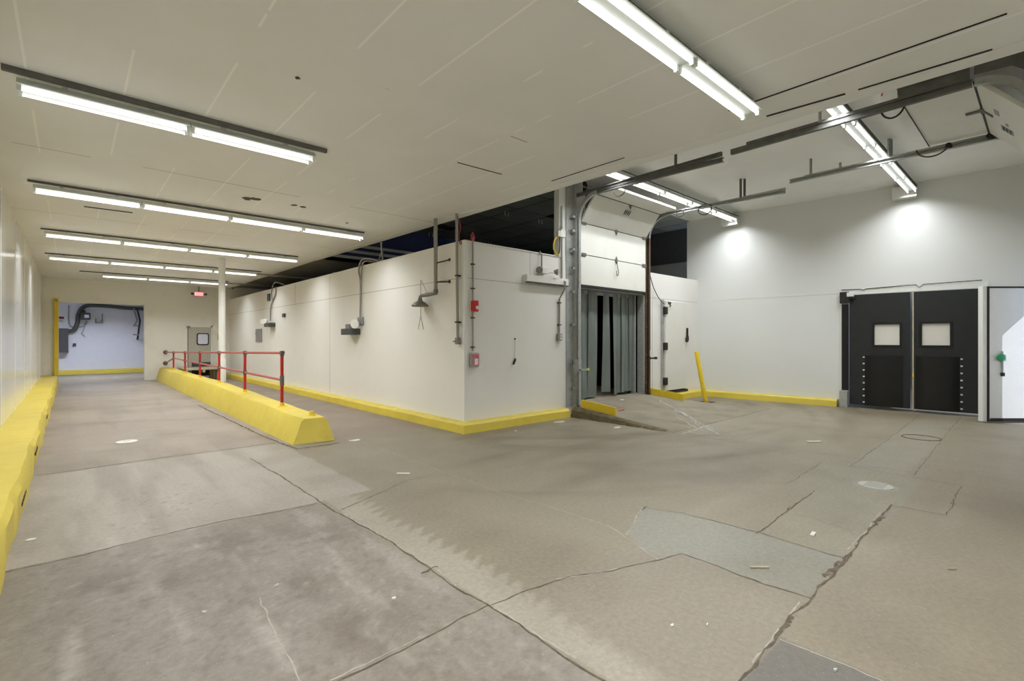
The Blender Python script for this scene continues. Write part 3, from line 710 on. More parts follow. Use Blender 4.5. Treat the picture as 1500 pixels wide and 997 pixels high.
# ---- ramp and wheel guides --------------------------------------------------
bm = bm_new(); n = 10; R = random.Random(2)
for i in range(n):
    pass
rz_ = lambda y: 0.21*min(1,max(0,(y-4.35)/2.25))+max(0,(y-6.6))*0.08
secs = []
for i in range(15):
    y = 4.36+(9.4-4.36)*(i/14)**1.25
    xl, xr = 7.72, 11.0
    if y > CY-0.1: xl, xr = 8.16, 10.72
    z = max(0.004, rz_(y)); j = R.uniform(-.015,.015)
    ext = 1.1*min(1,max(0,(6.5-y)*1.2)) if y < 6.5 else 0
    secs.append([(xl-0.04+j,y,0),(xr+ext,y,0),(xr,y,z),(xl+0.05+j,y,z),(xl+j,y,z*0.8)])
loft(bm, secs)
rp_ = obj('ramp', bm, M['ramp']); props(rp_, 'low grey concrete ramp up to the curtained dock door', 'ramp')
bm = bm_new()
secs = []
for i in range(24):
    y = 4.5+(6.66-4.5)*i/23; z = rz_(y); j = R.uniform(-.02,.02); k = R.uniform(-.012,.012)
    secs.append([(7.66+j,y,0.0),(7.76,y,0.0),(7.79,y,z+0.004),(7.74+k,y,z+0.003),(7.69+j,y,z*0.7)])
loft(bm, secs); obj('broken_edge', bm, M['rampside'], rp_)
props(obj('worn_marking', whitelines, M['whitepaint'], rp_), 'worn white painted lines at the ramp foot')
def plate(x, y0, y1, zb0, zb1, h, lab):
    bm = bm_new()
    prism(bm, [(x-0.015,y0,zb0),(x-0.015,y1,zb1),(x-0.015,y1,zb1+h),(x-0.015,y0,zb0+h)], (0.03,0,0))
    t = obj('wheel_guide', bm, M['yellow2'], bev=0.004); props(t, lab, 'wheel guide', 'yellow wheel guides')
    bm = bm_new()
    for f in (0.15,0.85):
        y = y0+(y1-y0)*f; zb = zb0+(zb1-zb0)*f
        prism(bm, [(x+0.015,y,zb-0.005),(x+0.12,y,zb-0.005),(x+0.015,y,zb+0.1)], (0,0.012,0))
    obj('gusset', bm, M['yellow2'], t)
plate(7.84, 5.66, 6.52, rz_(5.66)-0.002, rz_(6.52)-0.002, 0.165, 'yellow wheel guide plate on the left edge of the ramp')
plate(10.86, 5.88, 6.86, rz_(5.88)-0.002, rz_(6.86)-0.002, 0.16, 'yellow wheel guide plate at the right of the dock door')

# ---- dock door with strip curtain -------------------------------------------
DX0, DX1 = 8.12, 10.70
dd = thing('door_1', 'white sectional overhead door raised above the strip curtain', 'overhead door', (9.4,6.85,2.8), kind='structure')
def section(o, u, w, hgt, parent, dz=0.05, x0=DX0, x1=DX1, yoff=0):
    """door section: o lower-left inner corner, w the direction up the section, thickness to the back"""
    bm = bm_new(); wv = V(w).normalized(); nn = V((1,0,0)).cross(wv)
    obox(bm, o, (1,0,0), wv, nn, (0,x1-x0), (0.004,hgt-0.004), (-dz,0))
    return obj('section', bm, M['doorwhite'], parent, bev=0.006)
prof = [(6.80,2.79),(6.80,3.45),(6.80,4.13),(6.40,4.66),(5.97,4.70)]
for (y0,z0),(y1,z1) in zip(prof, prof[1:]):
    o = V((DX0+0.04,y0,z0)); d = V((0,y1-y0,z1-z0)); L_ = d.length
    bm = bm_new(); wv = d.normalized(); nn = V((0,wv.z,-wv.y))
    obox(bm, o, (1,0,0), wv, nn, (0,DX1-DX0-0.08), (0.005,L_-0.005), (0,0.05))
    obj('section', bm, M['doorwhite'], dd, bev=0.006)
bm = bm_new()
for y, z in prof[1:4]:
    tube(bm, [(DX0+0.04,y+0.005,z),(DX1-0.04,y+0.005,z)], 0.009, 6)
obj('section_joint', bm, M['iron'], dd)
obj('bottom_seal', boxes((DX0+0.04,DX1-0.04,6.79,6.85,2.745,2.795)), M['iron'], dd)
bm = bm_new()
for y, z in ((6.79,3.45),(6.79,4.12),(6.41,4.64)):
    for x in (9.42,): prism(bm, [(x-0.05,y,z),(x,y,z-0.09),(x+0.05,y,z),(x,y,z+0.09)], (0,-0.012,0))
for y, z in ((6.79,3.45),(6.79,4.12)):
    box(bm, DX0+0.05, DX0+0.2, y-0.012, y, z-0.03, z+0.03); box(bm, DX1-0.2, DX1-0.05, y-0.012, y, z-0.03, z+0.03)
obj('hinge', bm, M['galvd'], dd)
tb = 4.36; yb = 6.80-0.40*(tb-4.13)/0.53
sq = boxes()
wv = V((0,-0.40,0.53)).normalized(); nn = V((0,wv.z,-wv.y)); o = V((9.33,6.80,4.13))+wv*0.42
obox(sq, o, (1,0,0), wv, nn, (0,0.24), (0,0.12), (-0.004,0)); lab_ = obj('sticker', sq, M['white'], dd)
bm = bm_new()
for k in range(4): obox(bm, o, (1,0,0), wv, nn, (0.01+0.06*k,0.05+0.06*k), (0.02,0.10), (-0.006,-0.002))
obox(bm, o, (1,0,0), wv, nn, (0,0.24), (0.108,0.12), (-0.006,-0.002)); obox(bm, o, (1,0,0), wv, nn, (0,0.24), (0,0.01), (-0.006,-0.002))
obj('sticker_print', bm, M['iron'], lab_)
bm = bm_new(); tube(bm, spline([(9.42,6.77,3.42),(9.40,6.74,3.28),(9.44,6.74,3.16),(9.40,6.75,3.08),(9.38,6.75,3.2)],4), 0.008, 6); obj('lift_cord', bm, M['iron'], dd)

def arc(y0, z0, r, sgn, n=10):
    """quarter turn from vertical to horizontal, turning towards sgn*Y"""
    return [(y0+sgn*r*(1-math.cos(a)), z0+r*math.sin(a)) for a in [PI/2*i/n for i in range(n+1)]]
def channel(bm, path, x, wdt, hgt, side):
    """C-shaped door track swept along a path in the Y/Z plane at x; the open side faces the door"""
    secs = []
    for i, (y, z) in enumerate(path):
        a = path[max(i-1,0)]; b2 = path[min(i+1,len(path)-1)]
        t = V((0,b2[0]-a[0],b2[1]-a[1])).normalized(); n = V((0,-t.z,t.y)); c = V((x,y,z)); s = V((side,0,0))
        q = 0.006
        secs.append([c-n*hgt/2, c+n*hgt/2, c+n*hgt/2+s*wdt, c+n*(hgt/2-q*2)+s*wdt, c+n*(hgt/2-q)+s*q, c-n*(hgt/2-q)+s*q, c-n*(hgt/2-q*2)+s*wdt, c-n*hgt/2+s*wdt])
    loft(bm, secs)
def hanger(bm, x, y, z0, z1, dx=0.0):
    obox(bm, (x-0.018,y-0.018,z0), (1,0,0), (0,1,0), (0,0,1), (0,0.036), (0,0.005), (0,z1-z0)); obox(bm, (x-0.018,y-0.018,z0), (1,0,0), (0,1,0), (0,0,1), (0,0.005), (0,0.036), (0,z1-z0))
    z = z0+0.03
    while z < z1-0.02:
        obox(bm, (x-0.010,y-0.0235,z), (1,0,0), (0,1,0), (0,0,1), (0,0.02), (0,0.004), (0,0.012)); z += 0.03
# left track of the curtained door
TH, HH = 4.66, 4.62
tl = thing('door_track', 'left steel track of the raised door over the strip curtain', 'door track', (8.05,6.8,0.2), 'overhead door tracks')
bm = bm_new(); channel(bm, [(6.78,0.2),(6.78,2.0),(6.78,4.15)], 8.03, 0.06, 0.075, 1); obj('vertical_track', bm, M['galv'], tl)
bm = bm_new(); channel(bm, arc(6.78,4.15,0.5,-1,12), 8.03, 0.06, 0.075, 1); obj('curved_track', bm, M['galv'], tl, smooth=False)
bm = bm_new(); channel(bm, [(6.3,4.66),(5.0,4.64),(3.67,4.61)], 8.05, 0.06, 0.075, 1); box(bm, 8.035, 8.05, 3.67, 6.86, 4.655, 4.72); box(bm, 8.0, 8.05, 3.67, 6.86, 4.71, 4.725); obj('horizontal_track', bm, M['galvd'], tl)
bm = bm_new(); box(bm, 7.78, 8.0, 6.885, 6.899, 0.18, 4.85); box(bm, 7.985, 8.0, 6.79, 6.89, 0.18, 4.85); obj('jamb_angle', bm, M['galv'], tl)
bm = bm_new()
for z in (0.55,1.1,1.9,2.6,3.1,3.5,3.9,4.2): box(bm, 7.88, 8.05, 6.81, 6.822, z, z+0.05); box(bm, 7.88, 7.90, 6.81, 6.9, z, z+0.05)
obj('track_bracket', bm, M['galv'], tl)
bm = bm_new(); lathe(bm, (8.06,6.74,4.88), [(0.11,0),(0.12,0.01),(0.095,0.02),(0.095,0.08),(0.12,0.09),(0.11,0.10),(0.03,0.10)], 20, (1,0,0)); obj('cable_drum', bm, M['iron'], tl)
bm = bm_new(); box(bm, 7.98, 8.0, 6.62, 6.9, 4.72, 4.98); tube(bm, [(7.9,6.7,4.9),(8.6,6.74,4.9)], 0.012, 8); tube(bm, [(7.86,6.6,4.83),(8.3,6.62,4.83)], 0.01, 8); obj('bearing_plate', bm, M['galv'], tl)
bm = bm_new(); hanger(bm, 8.02, 4.5, 4.68, HIZ); obj('hanger', bm, M['galvd'], tl)
bm = bm_new(); tube(bm, [(8.09,5.75+0.13*math.cos(a),4.56+0.1*math.sin(a)) for a in [PI+PI*i/10 for i in range(11)]], 0.012, 6); obj('cable_loop', bm, M['iron'], tl)
bm = bm_new(); obox(bm, (8.02,6.64,0.95), (1,0,0), (0,1,0), (0,0,1), (-0.12,0.16), (0,0.03), (0,0.03)); box(bm, 7.9, 7.98, 6.64, 6.78, 0.93, 1.18); la = obj('latch', bm, M['galv'], tl)
obj('latch_tip', boxes((8.18,8.24,6.63,6.68,0.945,0.99)), mat('yellow_green_tip', (214,214,60)), la)
bm = bm_new(); tube(bm, [(8.0,6.74,1.2),(8.0,6.74,2.7)], 0.012, 6); obj('lock_rod', bm, M['galv'], tl)
# right track, rusty leg
tr = thing('door_track', 'right track of the curtained dock door with rusty brown leg', 'door track', (10.8,6.8,0.15), 'overhead door tracks')
bm = bm_new(); channel(bm, [(6.78,0.17),(6.78,2.0),(6.78,4.15)], 10.79, 0.06, 0.075, -1); box(bm, 10.74, 10.86, 6.86, 6.898, 0.16, 4.4); obj('vertical_track', bm, M['rust'], tr)
bm = bm_new(); channel(bm, arc(6.78,4.15,0.5,-1,12), 10.79, 0.06, 0.075, -1); obj('curved_track', bm, M['galv'], tr)
bm = bm_new(); channel(bm, [(6.3,4.66),(5.0,4.64),(3.62,4.61)], 10.78, 0.06, 0.075, -1); box(bm, 10.78, 10.795, 3.62, 6.6, 4.655, 4.70); obj('horizontal_track', bm, M['galv'], tr)
bm = bm_new(); hanger(bm, 10.74, 4.5, 4.66, HIZ); hanger(bm, 10.82, 4.45, 4.66, HIZ); obj('hanger', bm, M['galvd'], tr)
bm = bm_new(); tube(bm, [(10.74,5.3+0.16*math.cos(a),4.58+0.12*math.sin(a)) for a in [2*PI*i/14 for i in range(14)]], 0.012, 6, True); tube(bm, [(10.72,5.9+0.1*math.cos(a),4.6+0.08*math.sin(a)) for a in [2*PI*i/12 for i in range(12)]], 0.01, 6, True); obj('cable_loop', bm, M['iron'], tr)
bm = bm_new()
for z in (0.5,1.2,1.9,2.55,3.2,3.8): box(bm, 10.70, 10.78, 6.81, 6.825, z, z+0.05)
obj('track_bracket', bm, M['galvd'], tr)
bm = bm_new(); box(bm, 10.72, 10.98, 6.68, 6.72, 1.12, 1.16); box(bm, 10.94, 10.99, 6.67, 6.73, 1.11, 1.17); obj('latch', bm, M['iron'], tr)
obj('white_tag', boxes((10.76,10.80,6.735,6.742,1.2,1.34)), M['paper'], tr)
struct('trim_4', boxes((10.92,10.97,CY+0.02,CY+0.08,CT,4.4)), M['white'], 'thin white upright right of the raised door', 'trim')
struct('trim_5', boxes((7.58,7.80,CY+0.01,CY+0.15,CT-0.3,HIZ)), M['white'], 'white square post left of the dock door', 'post')
struct('trim_6', boxes((8.08,8.5,CY+0.06,CY+0.15,CT,HIZ)), M['white'], 'white upright panel behind the left door drum', 'post')
# galvanised opening frame
bm = bm_new(); box(bm, 8.14, 8.2, CY-0.03, CY+0.14, 0.2, 2.8); box(bm, 10.66, 10.74, CY-0.03, CY+0.14, 0.2, 2.8); box(bm, 8.14, 10.74, CY-0.03, CY+0.14, 2.72, 2.8); box(bm, 10.52, 10.56, CY+0.12, CY+0.20, 0.24, 2.72)
struct('trim_7', bm, M['galv'], 'galvanised frame lining the strip-curtain opening', 'door frame')
# strip curtain
cu = thing('strip_curtain', 'grey vinyl strip curtain hanging in the dock opening', 'strip curtain', (9.4,7.1,2.7))
obj('hanging_rail', boxes((8.2,10.66,7.08,7.12,2.64,2.72)), M['galv'], cu)
def vstrip(x0, x1, y, zb, seed, tw=0.0):
    r = random.Random(seed); bm = bm_new(); nx_, nz_ = 4, 10; G = []
    ph = r.uniform(0,6)
    for j in range(nz_+1):
        f = j/nz_; z = 2.70-(2.70-zb)*f; row = []
        for i in range(nx_+1):
            u = i/nx_-0.5
            xx = (x0+x1)/2+(x1-x0)*u*(1-0.06*f*math.cos(ph)); yy = y+0.02*(4*u*u-1)+tw*u*f+0.012*math.sin(f*4+ph)*f
            row.append((xx, yy, z+(r.uniform(-.004,.01) if j == nz_ else 0)))
        G.append(row)
    Vf = [[bm.verts.new(p) for p in row] for row in G]
    for j in range(nz_):
        for i in range(nx_): bm.faces.new((Vf[j][i],Vf[j][i+1],Vf[j+1][i+1],Vf[j+1][i]))
    bmesh.ops.solidify(bm, geom=bm.faces[:], thickness=0.004)
    obj('strip', bm, M['strip'], cu, smooth=True)
for k, (x0, x1, y, zb, tw) in enumerate(((8.18,8.42,7.10,0.27,.02),(8.36,8.60,7.07,0.275,-.03),(8.55,8.78,7.10,0.28,.03),(8.73,8.93,7.06,0.285,-.02),(8.88,9.10,7.09,0.29,.05),
        (9.31,9.53,7.08,0.36,-.09),(9.67,9.88,7.07,0.27,.07),(9.82,10.05,7.10,0.30,-.03),(10.0,10.2,7.06,0.31,.04),(10.16,10.38,7.10,0.32,-.03),(10.33,10.52,7.07,0.33,.03),(10.46,10.68,7.11,0.26,0))):
    vstrip(x0, x1, y, zb, 30+k, tw)
# ---- hinged white cooler door
hd = thing('door_2', 'white hinged cooler door with three black hinges', 'door', (12.1,6.8,0.2), kind='structure')
obj('leaf', boxes((11.6,12.72,6.79,6.89,0.26,2.63)), M['doorwhite'], hd, bev=0.012)
obj('frame', boxes((11.53,11.60,6.84,6.899,0.2,2.66)), M['galv'], hd, bev=0.004)
obj('leaf_shade', boxes((11.55,12.75,6.78,6.899,0.175,0.235)), M['gasket'], hd)  # dark strip stands in for the shadow below the leaf
for z in (2.37,1.43,0.51):
    bm = bm_new(); box(bm, 11.52, 11.66, 6.755, 6.835, z-0.1, z+0.1); obj('hinge', bm, M['iron'], hd, bev=0.02)
bm = bm_new(); prism(bm, [(12.60,6.785,1.55),(12.66,6.785,1.53),(12.72,6.785,1.58),(12.72,6.785,1.68),(12.69,6.785,1.73),(12.69,6.785,1.93),(12.66,6.785,1.93),(12.65,6.785,1.7),(12.60,6.785,1.64)], (0,-0.05,0)); obj('handle', bm, M['iron'], hd, bev=0.008)
along('drooping_cable', spline([(10.95,6.87,3.30),(11.1,6.85,2.95),(11.35,6.83,2.66),(11.6,6.84,2.55),(11.74,6.84,2.50)],5), 0.010, M['iron'], 'thin dark cable drooping to the white hinged door top', 'cable')
bm = bm_new(); box(bm, 11.70, 11.84, 6.77, 6.80, 2.56, 2.60); tube(bm, [(11.78,6.78,2.58),(11.80,6.76,2.5),(11.74,6.76,2.47)], 0.012, 6)
props(obj('door_closer', bm, M['iron']), 'small dark bracket on top of the white hinged door', 'bracket')

# ---- near overhead door (upper right) ---------------------------------------
d2 = thing('door_3', 'white raised overhead door curving up at the top right', 'overhead door', (9.3,0.1,2.8), kind='structure')
prof2 = [(1.33,4.77),(0.63,4.76),(0.16,4.22),(0.12,3.55),(0.12,2.9)]
for (y0,z0),(y1,z1) in zip(prof2, prof2[1:]):
    d = V((0,y1-y0,z1-z0)); wv = d.normalized(); nn = V((0,-wv.z,wv.y))
    if nn.dot(V((0,1,-1))) > 0: nn = -nn
    bm = bm_new(); obox(bm, (8.2,y0,z0), (1,0,0), wv, nn, (0,2.2), (0.005,d.length-0.005), (0,0.05)); obj('section', bm, M['doorwhite'], d2, bev=0.006)
bm = bm_new()
for y, z in prof2[1:4]: tube(bm, [(8.2,y,z-0.004),(10.4,y,z-0.004)], 0.014, 6)
tube(bm, [(8.2,1.33,4.755),(10.4,1.33,4.755)], 0.008, 6)
obj('section_joint', bm, M['iron'], d2)
bm = bm_new()
wv = V((0,-0.47,-0.54)).normalized(); nn = V((0,wv.z,-wv.y))
if nn.dot(V((0,1,-1))) < 0: nn = -nn
o2 = V((9.3,0.63,4.76)); obox(bm, o2, (1,0,0), wv, nn, (-0.035,0.035), (-0.0,0.16), (0,0.014)); box(bm, 9.265, 9.335, 0.63, 0.80, 4.742, 4.758); box(bm, 9.2,9.4,0.6,0.65,4.735,4.755)
obj('hinge', bm, M['galvd'], d2)
bm = bm_new(); obox(bm, o2, (1,0,0), wv, nn, (0.2,0.42), (0.26,0.44), (0,0.004)); st = obj('sticker', bm, M['grey'], d2)
bm = bm_new()
for k in range(3): obox(bm, o2, (1,0,0), wv, nn, (0.22,0.40), (0.285+k*0.05,0.315+k*0.05), (0.003,0.007))
obj('sticker_print', bm, M['iron'], st)
bm = bm_new(); obox(bm, o2, (1,0,0), wv, nn, (-0.38,-0.18), (0.2,0.27), (0,0.004)); obox(bm, o2, (1,0,0), wv, nn, (0.0,0.1), (0.34,0.38), (0,0.004)); obj('faded_sticker', bm, M['grey'], d2)
ta = thing('door_track', 'left track of the near raised door, ending in a big curve', 'door track', (8.1,2,4.7), 'overhead door tracks')
bm = bm_new(); channel(bm, [(3.56,4.71),(2.0,4.715),(0.64,4.72)], 8.1, 0.06, 0.085, 1); box(bm, 8.085, 8.1, 0.9, 3.3, 4.75, 4.79); obj('horizontal_track', bm, M['galvd'], ta)
bm = bm_new(); box(bm, 8.06, 8.10, 0.66, 1.35, 4.75, 4.90); box(bm, 8.02, 8.10, 0.66, 1.35, 4.89, 4.90); obj('angle_iron', bm, M['galvd'], ta)
bm = bm_new(); channel(bm, [(y,z) for y, z in arc(0.12,4.22,0.5,1,14)], 8.1, 0.06, 0.085, 1); channel(bm, [(0.12,2.8),(0.12,4.22)], 8.1, 0.06, 0.085, 1); obj('curved_track', bm, M['galv'], ta)
bm = bm_new(); prism(bm, [(8.075,0.62,4.80),(8.075,0.3,4.78),(8.075,0.1,4.6),(8.075,0.02,4.3),(8.075,0.02,4.9),(8.075,0.62,4.92)], (0.012,0,0)); obj('flag_plate', bm, M['galvd'], ta)
bm = bm_new(); hanger(bm, 8.08, 2.25, 4.76, HIZ); obj('hanger', bm, M['galv'], ta)
bm = bm_new(); tube(bm, [(8.16,1.42+0.13*math.cos(a),4.74+0.17*math.sin(a)) for a in [PI*0.95+PI*1.1*i/12 for i in range(13)]], 0.012, 6); obj('cable_loop', bm, M['iron'], ta)
bm = bm_new(); tube(bm, [(8.1,1.44+0.09*math.cos(a),4.86+0.13*math.sin(a)) for a in [0.2+PI*i/12 for i in range(13)]], 0.010, 6); obj('orange_loop', bm, M['orange'], ta)
tb_ = thing('door_track', 'right track of the near raised door above the traffic doors', 'door track', (10.5,2,4.7), 'overhead door tracks')
bm = bm_new(); channel(bm, [(3.45,4.71),(2.0,4.71),(0.62,4.70)], 10.52, 0.06, 0.075, -1); box(bm, 10.52, 10.535, 0.62, 3.2, 4.74, 4.78); obj('horizontal_track', bm, M['galv'], tb_)
bm = bm_new(); channel(bm, [(y,z) for y, z in arc(0.12,4.20,0.5,1,14)], 10.52, 0.06, 0.075, -1); channel(bm, [(0.12,2.8),(0.12,4.2)], 10.52, 0.06, 0.075, -1); obj('curved_track', bm, M['galv'], tb_)
bm = bm_new(); hanger(bm, 10.56, 3.1, 4.75, HIZ); hanger(bm, 10.5, 2.6, 4.75, 4.86); hanger(bm, 10.5, 1.88, 4.75, HIZ); hanger(bm, 10.56, 1.86, 4.75, HIZ); obj('hanger', bm, M['galv'], tb_)
bm = bm_new(); tube(bm, [(10.45,1.3+0.2*math.cos(a),4.76+0.16*math.sin(a)) for a in [PI*1.0+PI*i/12 for i in range(13)]], 0.012, 6); obj('cable_loop', bm, M['rust'], tb_)
bm = bm_new(); cyl(bm, (10.42,1.1,4.72), (10.52,1.1,4.72), 0.04); cyl(bm, (10.40,0.62,4.72), (10.52,0.62,4.72), 0.045); obj('roller', bm, M['iron'], tb_)

# ---- black traffic doors on the right wall ----------------------------------
def traffic(name, ya, yb, wy0, wy1, by0, by1, stud_y, lab, groove):
    t = thing(name, lab, 'traffic door', rp((ya+yb)/2,0,0.06), kind='structure')
    def rb(a, b2, d0, d1, z0, z1):
        bm = bm_new(); rbox(bm, a, b2, d0, d1, z0, z1); return bm
    bm = bm_new()                                                    # leaf with a hole for the window
    for s in ((ya,yb,0.07,1.48),(ya,yb,1.955,2.66)): rbox(bm, s[0], s[1], -0.03, 0.03, s[2], s[3])
    rbox(bm, ya, wy0, -0.03, 0.03, 1.48, 1.955); rbox(bm, wy1, yb, -0.03, 0.03, 1.48, 1.955)
    obj('leaf', bm, M['black'], t)
    wb = bm_new(); rbox(wb, wy0, wy1, -0.006, 0.006, 1.48, 1.955); wn = obj('window', wb, M['pane'], t)
    bm = bm_new(); e = 0.045
    for s in ((wy0-e,wy1+e,1.44,1.482),(wy0-e,wy1+e,1.953,1.995),(wy0-e,wy0+0.003,1.48,1.955),(wy1-0.003,wy1+e,1.48,1.955)): rbox(bm, s[0], s[1], 0.02, 0.044, s[2], s[3])
    obj('window_frame', bm, M['blackg'], wn)
    bm = bm_new(); N = 10; secs = []
    for i in range(N+1):
        y = by0+(by1-by0)*i/N; d = 0.035+0.075*math.sin(PI*i/N)**0.6; secs.append([rp(y,0.028,0.09), rp(y,d,0.09), rp(y,d,1.24), rp(y,0.028,1.24)])
    loft(bm, secs); bp = obj('bumper', bm, M['blackg'], t, smooth=True)
    bm = bm_new()
    for k in range(8): rbox(bm, stud_y-0.018, stud_y+0.018, 0.03, 0.043, 0.13+k*0.15, 0.16+k*0.15)
    obj('stud', bm, M['paper'], bp)
    return t
traffic('door_4', 2.10, 3.22, 2.28, 2.74, 2.22, 2.92, 2.94, 'left black rubber traffic door with a pale window', 2.2)
traffic('door_5', 0.93, 2.03, 1.44, 1.90, 1.29, 2.0, 1.26, 'right black rubber traffic door with a pale window', 2.0)
bm = bm_new()
rbox(bm, 2.035, 2.06, -0.03, 0.05, 0.05, 2.68); g = obj('door_edge_strip', bm, M['wood']); props(g, 'pale worn edge strip between the two black traffic doors', 'edge strip')
bm = bm_new(); rbox(bm, 2.033, 2.062, 0.048, 0.056, 0.78, 0.86); obj('yellow_mark', bm, M['yellow2'], g)
bm = bm_new(); rbox(bm, 3.24, 3.40, -0.02, 0.03, 0.05, 2.72); rbox(bm, 0.86, 0.92, -0.02, 0.06, 0.0, 2.72); rbox(bm, 0.86, 3.4, -0.02, 0.02, 2.67, 2.80); fr = struct('trim_8', bm, M['white'], 'white frame around the black traffic doors', 'door frame')
bm = bm_new(); rbox(bm, 3.23, 3.37, 0.03, 0.05, 0.4, 2.45); props(obj('dark_edge', bm, M['blackg'], fr), kind='structure')
bm = bm_new(); rbox(bm, 3.22, 3.40, 0.03, 0.12, 2.47, 2.74); rbox(bm, 3.1, 3.3, 0.03, 0.09, 2.56, 2.62)
hb = obj('hinge_box', bm, M['iron'], bev=0.01); props(hb, 'dark hinge box at the top left of traffic doors', 'hinge')
bm = bm_new(); rbox(bm, 3.12, 3.26, 0.05, 0.125, 2.62, 2.72); obj('cover', bm, M['white'], hb, bev=0.01)
bm = bm_new(); rbox(bm, 3.24, 3.40, 0.0, 0.16, 0.0, 0.39); gb = obj('jamb_guard', bm, M['galv'], bev=0.006); props(gb, 'short steel jamb guard left of the black traffic doors', 'guard')
bm = bm_new(); tube(bm, [rp(3.38,0.03,2.80), rp(3.0,0.03,2.79), rp(2.95,0.04,2.76), rp(2.9,0.03,2.79), rp(2.2,0.03,2.815), rp(2.0,0.03,2.82), rp(1.94,0.05,2.75), rp(1.88,0.03,2.815), rp(0.95,0.03,2.83)], 0.008, 6)
props(obj('door_wire', bm, M['iron'], smooth=True), 'thin wire sagging along the traffic door header', 'cable')
# ---- open white freezer door at the right edge
FO = V((13.09,0.83,0)); FU = V((0.7415,-0.671,0)); FN = V((-0.671,-0.7415,0))
fd = thing('door_6', 'thick white freezer door standing open at the right', 'freezer door', (13.09,0.83,0.02), kind='structure')
def fbox(bm, a, b2, c, e, z0, z1): obox(bm, FO, FU, FN, UP, (a,b2), (c,e), (z0,z1))
bm = bm_new(); fbox(bm, 0.05, 1.2, -0.1, 0.0, 0.06, 2.60); obj('leaf', bm, M['white'], fd, bev=0.01)
bm = bm_new(); fbox(bm, 0.02, 0.055, -0.09, 0.006, 0.025, 2.63); fbox(bm, 0.02, 1.22, -0.09, 0.006, 2.60, 2.63); fbox(bm, 0.02, 1.22, -0.09, 0.006, 0.025, 0.06); obj('gasket', bm, M['gasket'], fd, bev=0.005)
bm = bm_new(); fbox(bm, -0.06, 0.02, -0.11, -0.01, 0.02, 2.64); obj('edge_rail', bm, M['white'], fd, bev=0.006)
bm = bm_new(); tube(bm, [FO+FU*0.24+FN*0.0+UP*1.26, FO+FU*0.24+FN*0.05+UP*1.26, FO+FU*0.24+FN*0.065+UP*1.26], [0.045,0.075,0.045], 16)
rel = obj('release_knob', bm, M['green'], fd, smooth=True)
bm = bm_new(); fbox(bm, 0.26, 0.33, 0.0, 0.05, 1.19, 1.32); obj('release_plate', bm, M['white'], rel, bev=0.006)
bm = bm_new(); fbox(bm, 0.275, 0.30, 0.01, 0.03, 0.92, 1.38); hl = obj('handle', bm, M['galv'], fd, bev=0.004)
bm = bm_new(); fbox(bm, 0.262, 0.313, 0.005, 0.045, 0.90, 0.97); obj('grip', bm, M['iron'], hl, bev=0.006)
bm = bm_new(); fbox(bm, 0.07, 1.2, 0.0, 0.012, 0.06, 0.09); obj('sweep', bm, M['iron'], fd)

# ---- far wall: grey door, exit sign, step ------------------------------------
md = thing('door_7', 'grey swing door with rounded window in the far wall', 'door', (4.0,FY,0.02), kind='structure')
bm = bm_new(); box(bm, 3.70, 4.40, FY-0.02, FY+0.03, 0.08, 2.12); box(bm, 3.60, 3.70, FY-0.015, FY+0.02, 0.08, 2.12); obj('leaf', bm, M['doorgrey'], md)
bm = bm_new(); box(bm, 3.54, 3.575, FY-0.03, FY+0.05, 0, 2.17); box(bm, 4.41, 4.47, FY-0.03, FY+0.05, 0, 2.2); box(bm, 3.5, 4.47, FY-0.03, FY+0.05, 2.13, 2.2); obj('frame', bm, M['white'], md)
obj('hinge_edge', boxes((3.575,3.60,FY-0.02,FY+0.03,0.3,2.1)), M['gasket'], md)
def rrect(cx, cz, w, h, r, y, n=6):
    out = []
    for sx, sz, a0 in ((1,1,0),(-1,1,PI/2),(-1,-1,PI),(1,-1,1.5*PI)):
        for k in range(n+1):
            a = a0+PI/2*k/n; out.append((cx+sx*(w/2-r)+r*math.cos(a), y, cz+sz*(h/2-r)+r*math.sin(a)))
    return out
bm = bm_new(); prism(bm, rrect(4.12,1.63,0.44,0.50,0.08,FY-0.04), (0,0.02,0)); wfr = obj('window_frame', bm, M['gasket'], md)
bm = bm_new(); prism(bm, rrect(4.12,1.63,0.36,0.42,0.06,FY-0.046), (0,0.02,0)); obj('pane', bm, M['panec'], wfr)
obj('kick_plate', boxes((3.72,4.40,FY-0.026,FY-0.019,0.1,0.66)), M['dgrey'], md)
obj('closer', boxes((3.54,3.66,FY-0.09,FY-0.03,2.1,2.17)), M['grey'], md)
ex_ = thing('exit_sign', 'red lit exit sign hanging above the far grey door', 'exit sign', (3.94,FY-0.25,3.42))
obj('housing', boxes((3.77,4.11,FY-0.28,FY-0.22,3.40,3.60)), M['grey'], ex_, bev=0.006)
obj('face', boxes((3.785,4.095,FY-0.288,FY-0.279,3.415,3.585)), M['exit'], ex_)
letters('lettering', 'EXIT', 0.15, M['exitw'], ex_, (3.94,FY-0.29,3.445), (1,0,0), (0,0,1))
for x in (3.70,4.18):
    bm = bm_new(); lathe(bm, (x,FY-0.25,3.5), [(0.025,0.03),(0.05,-0.03),(0.05,-0.05)], 12, (0,1,0)); obj('lamp_head', bm, M['dgrey'], ex_)
obj('arm', boxes((3.70,3.78,FY-0.26,FY-0.24,3.49,3.51),(4.10,4.18,FY-0.26,FY-0.24,3.49,3.51)), M['dgrey'], ex_)
obj('stem', B(cyl, (3.94,FY-0.25,3.6), (3.94,FY-0.25,CEZ), 0.02), M['grey'], ex_)
sg = obj('notice', boxes((4.66,4.78,FY-0.012,FY+0.004,1.60,1.92)), M['yellow2']); props(sg, 'small yellow notice on the far wall beside grey door', 'sign')
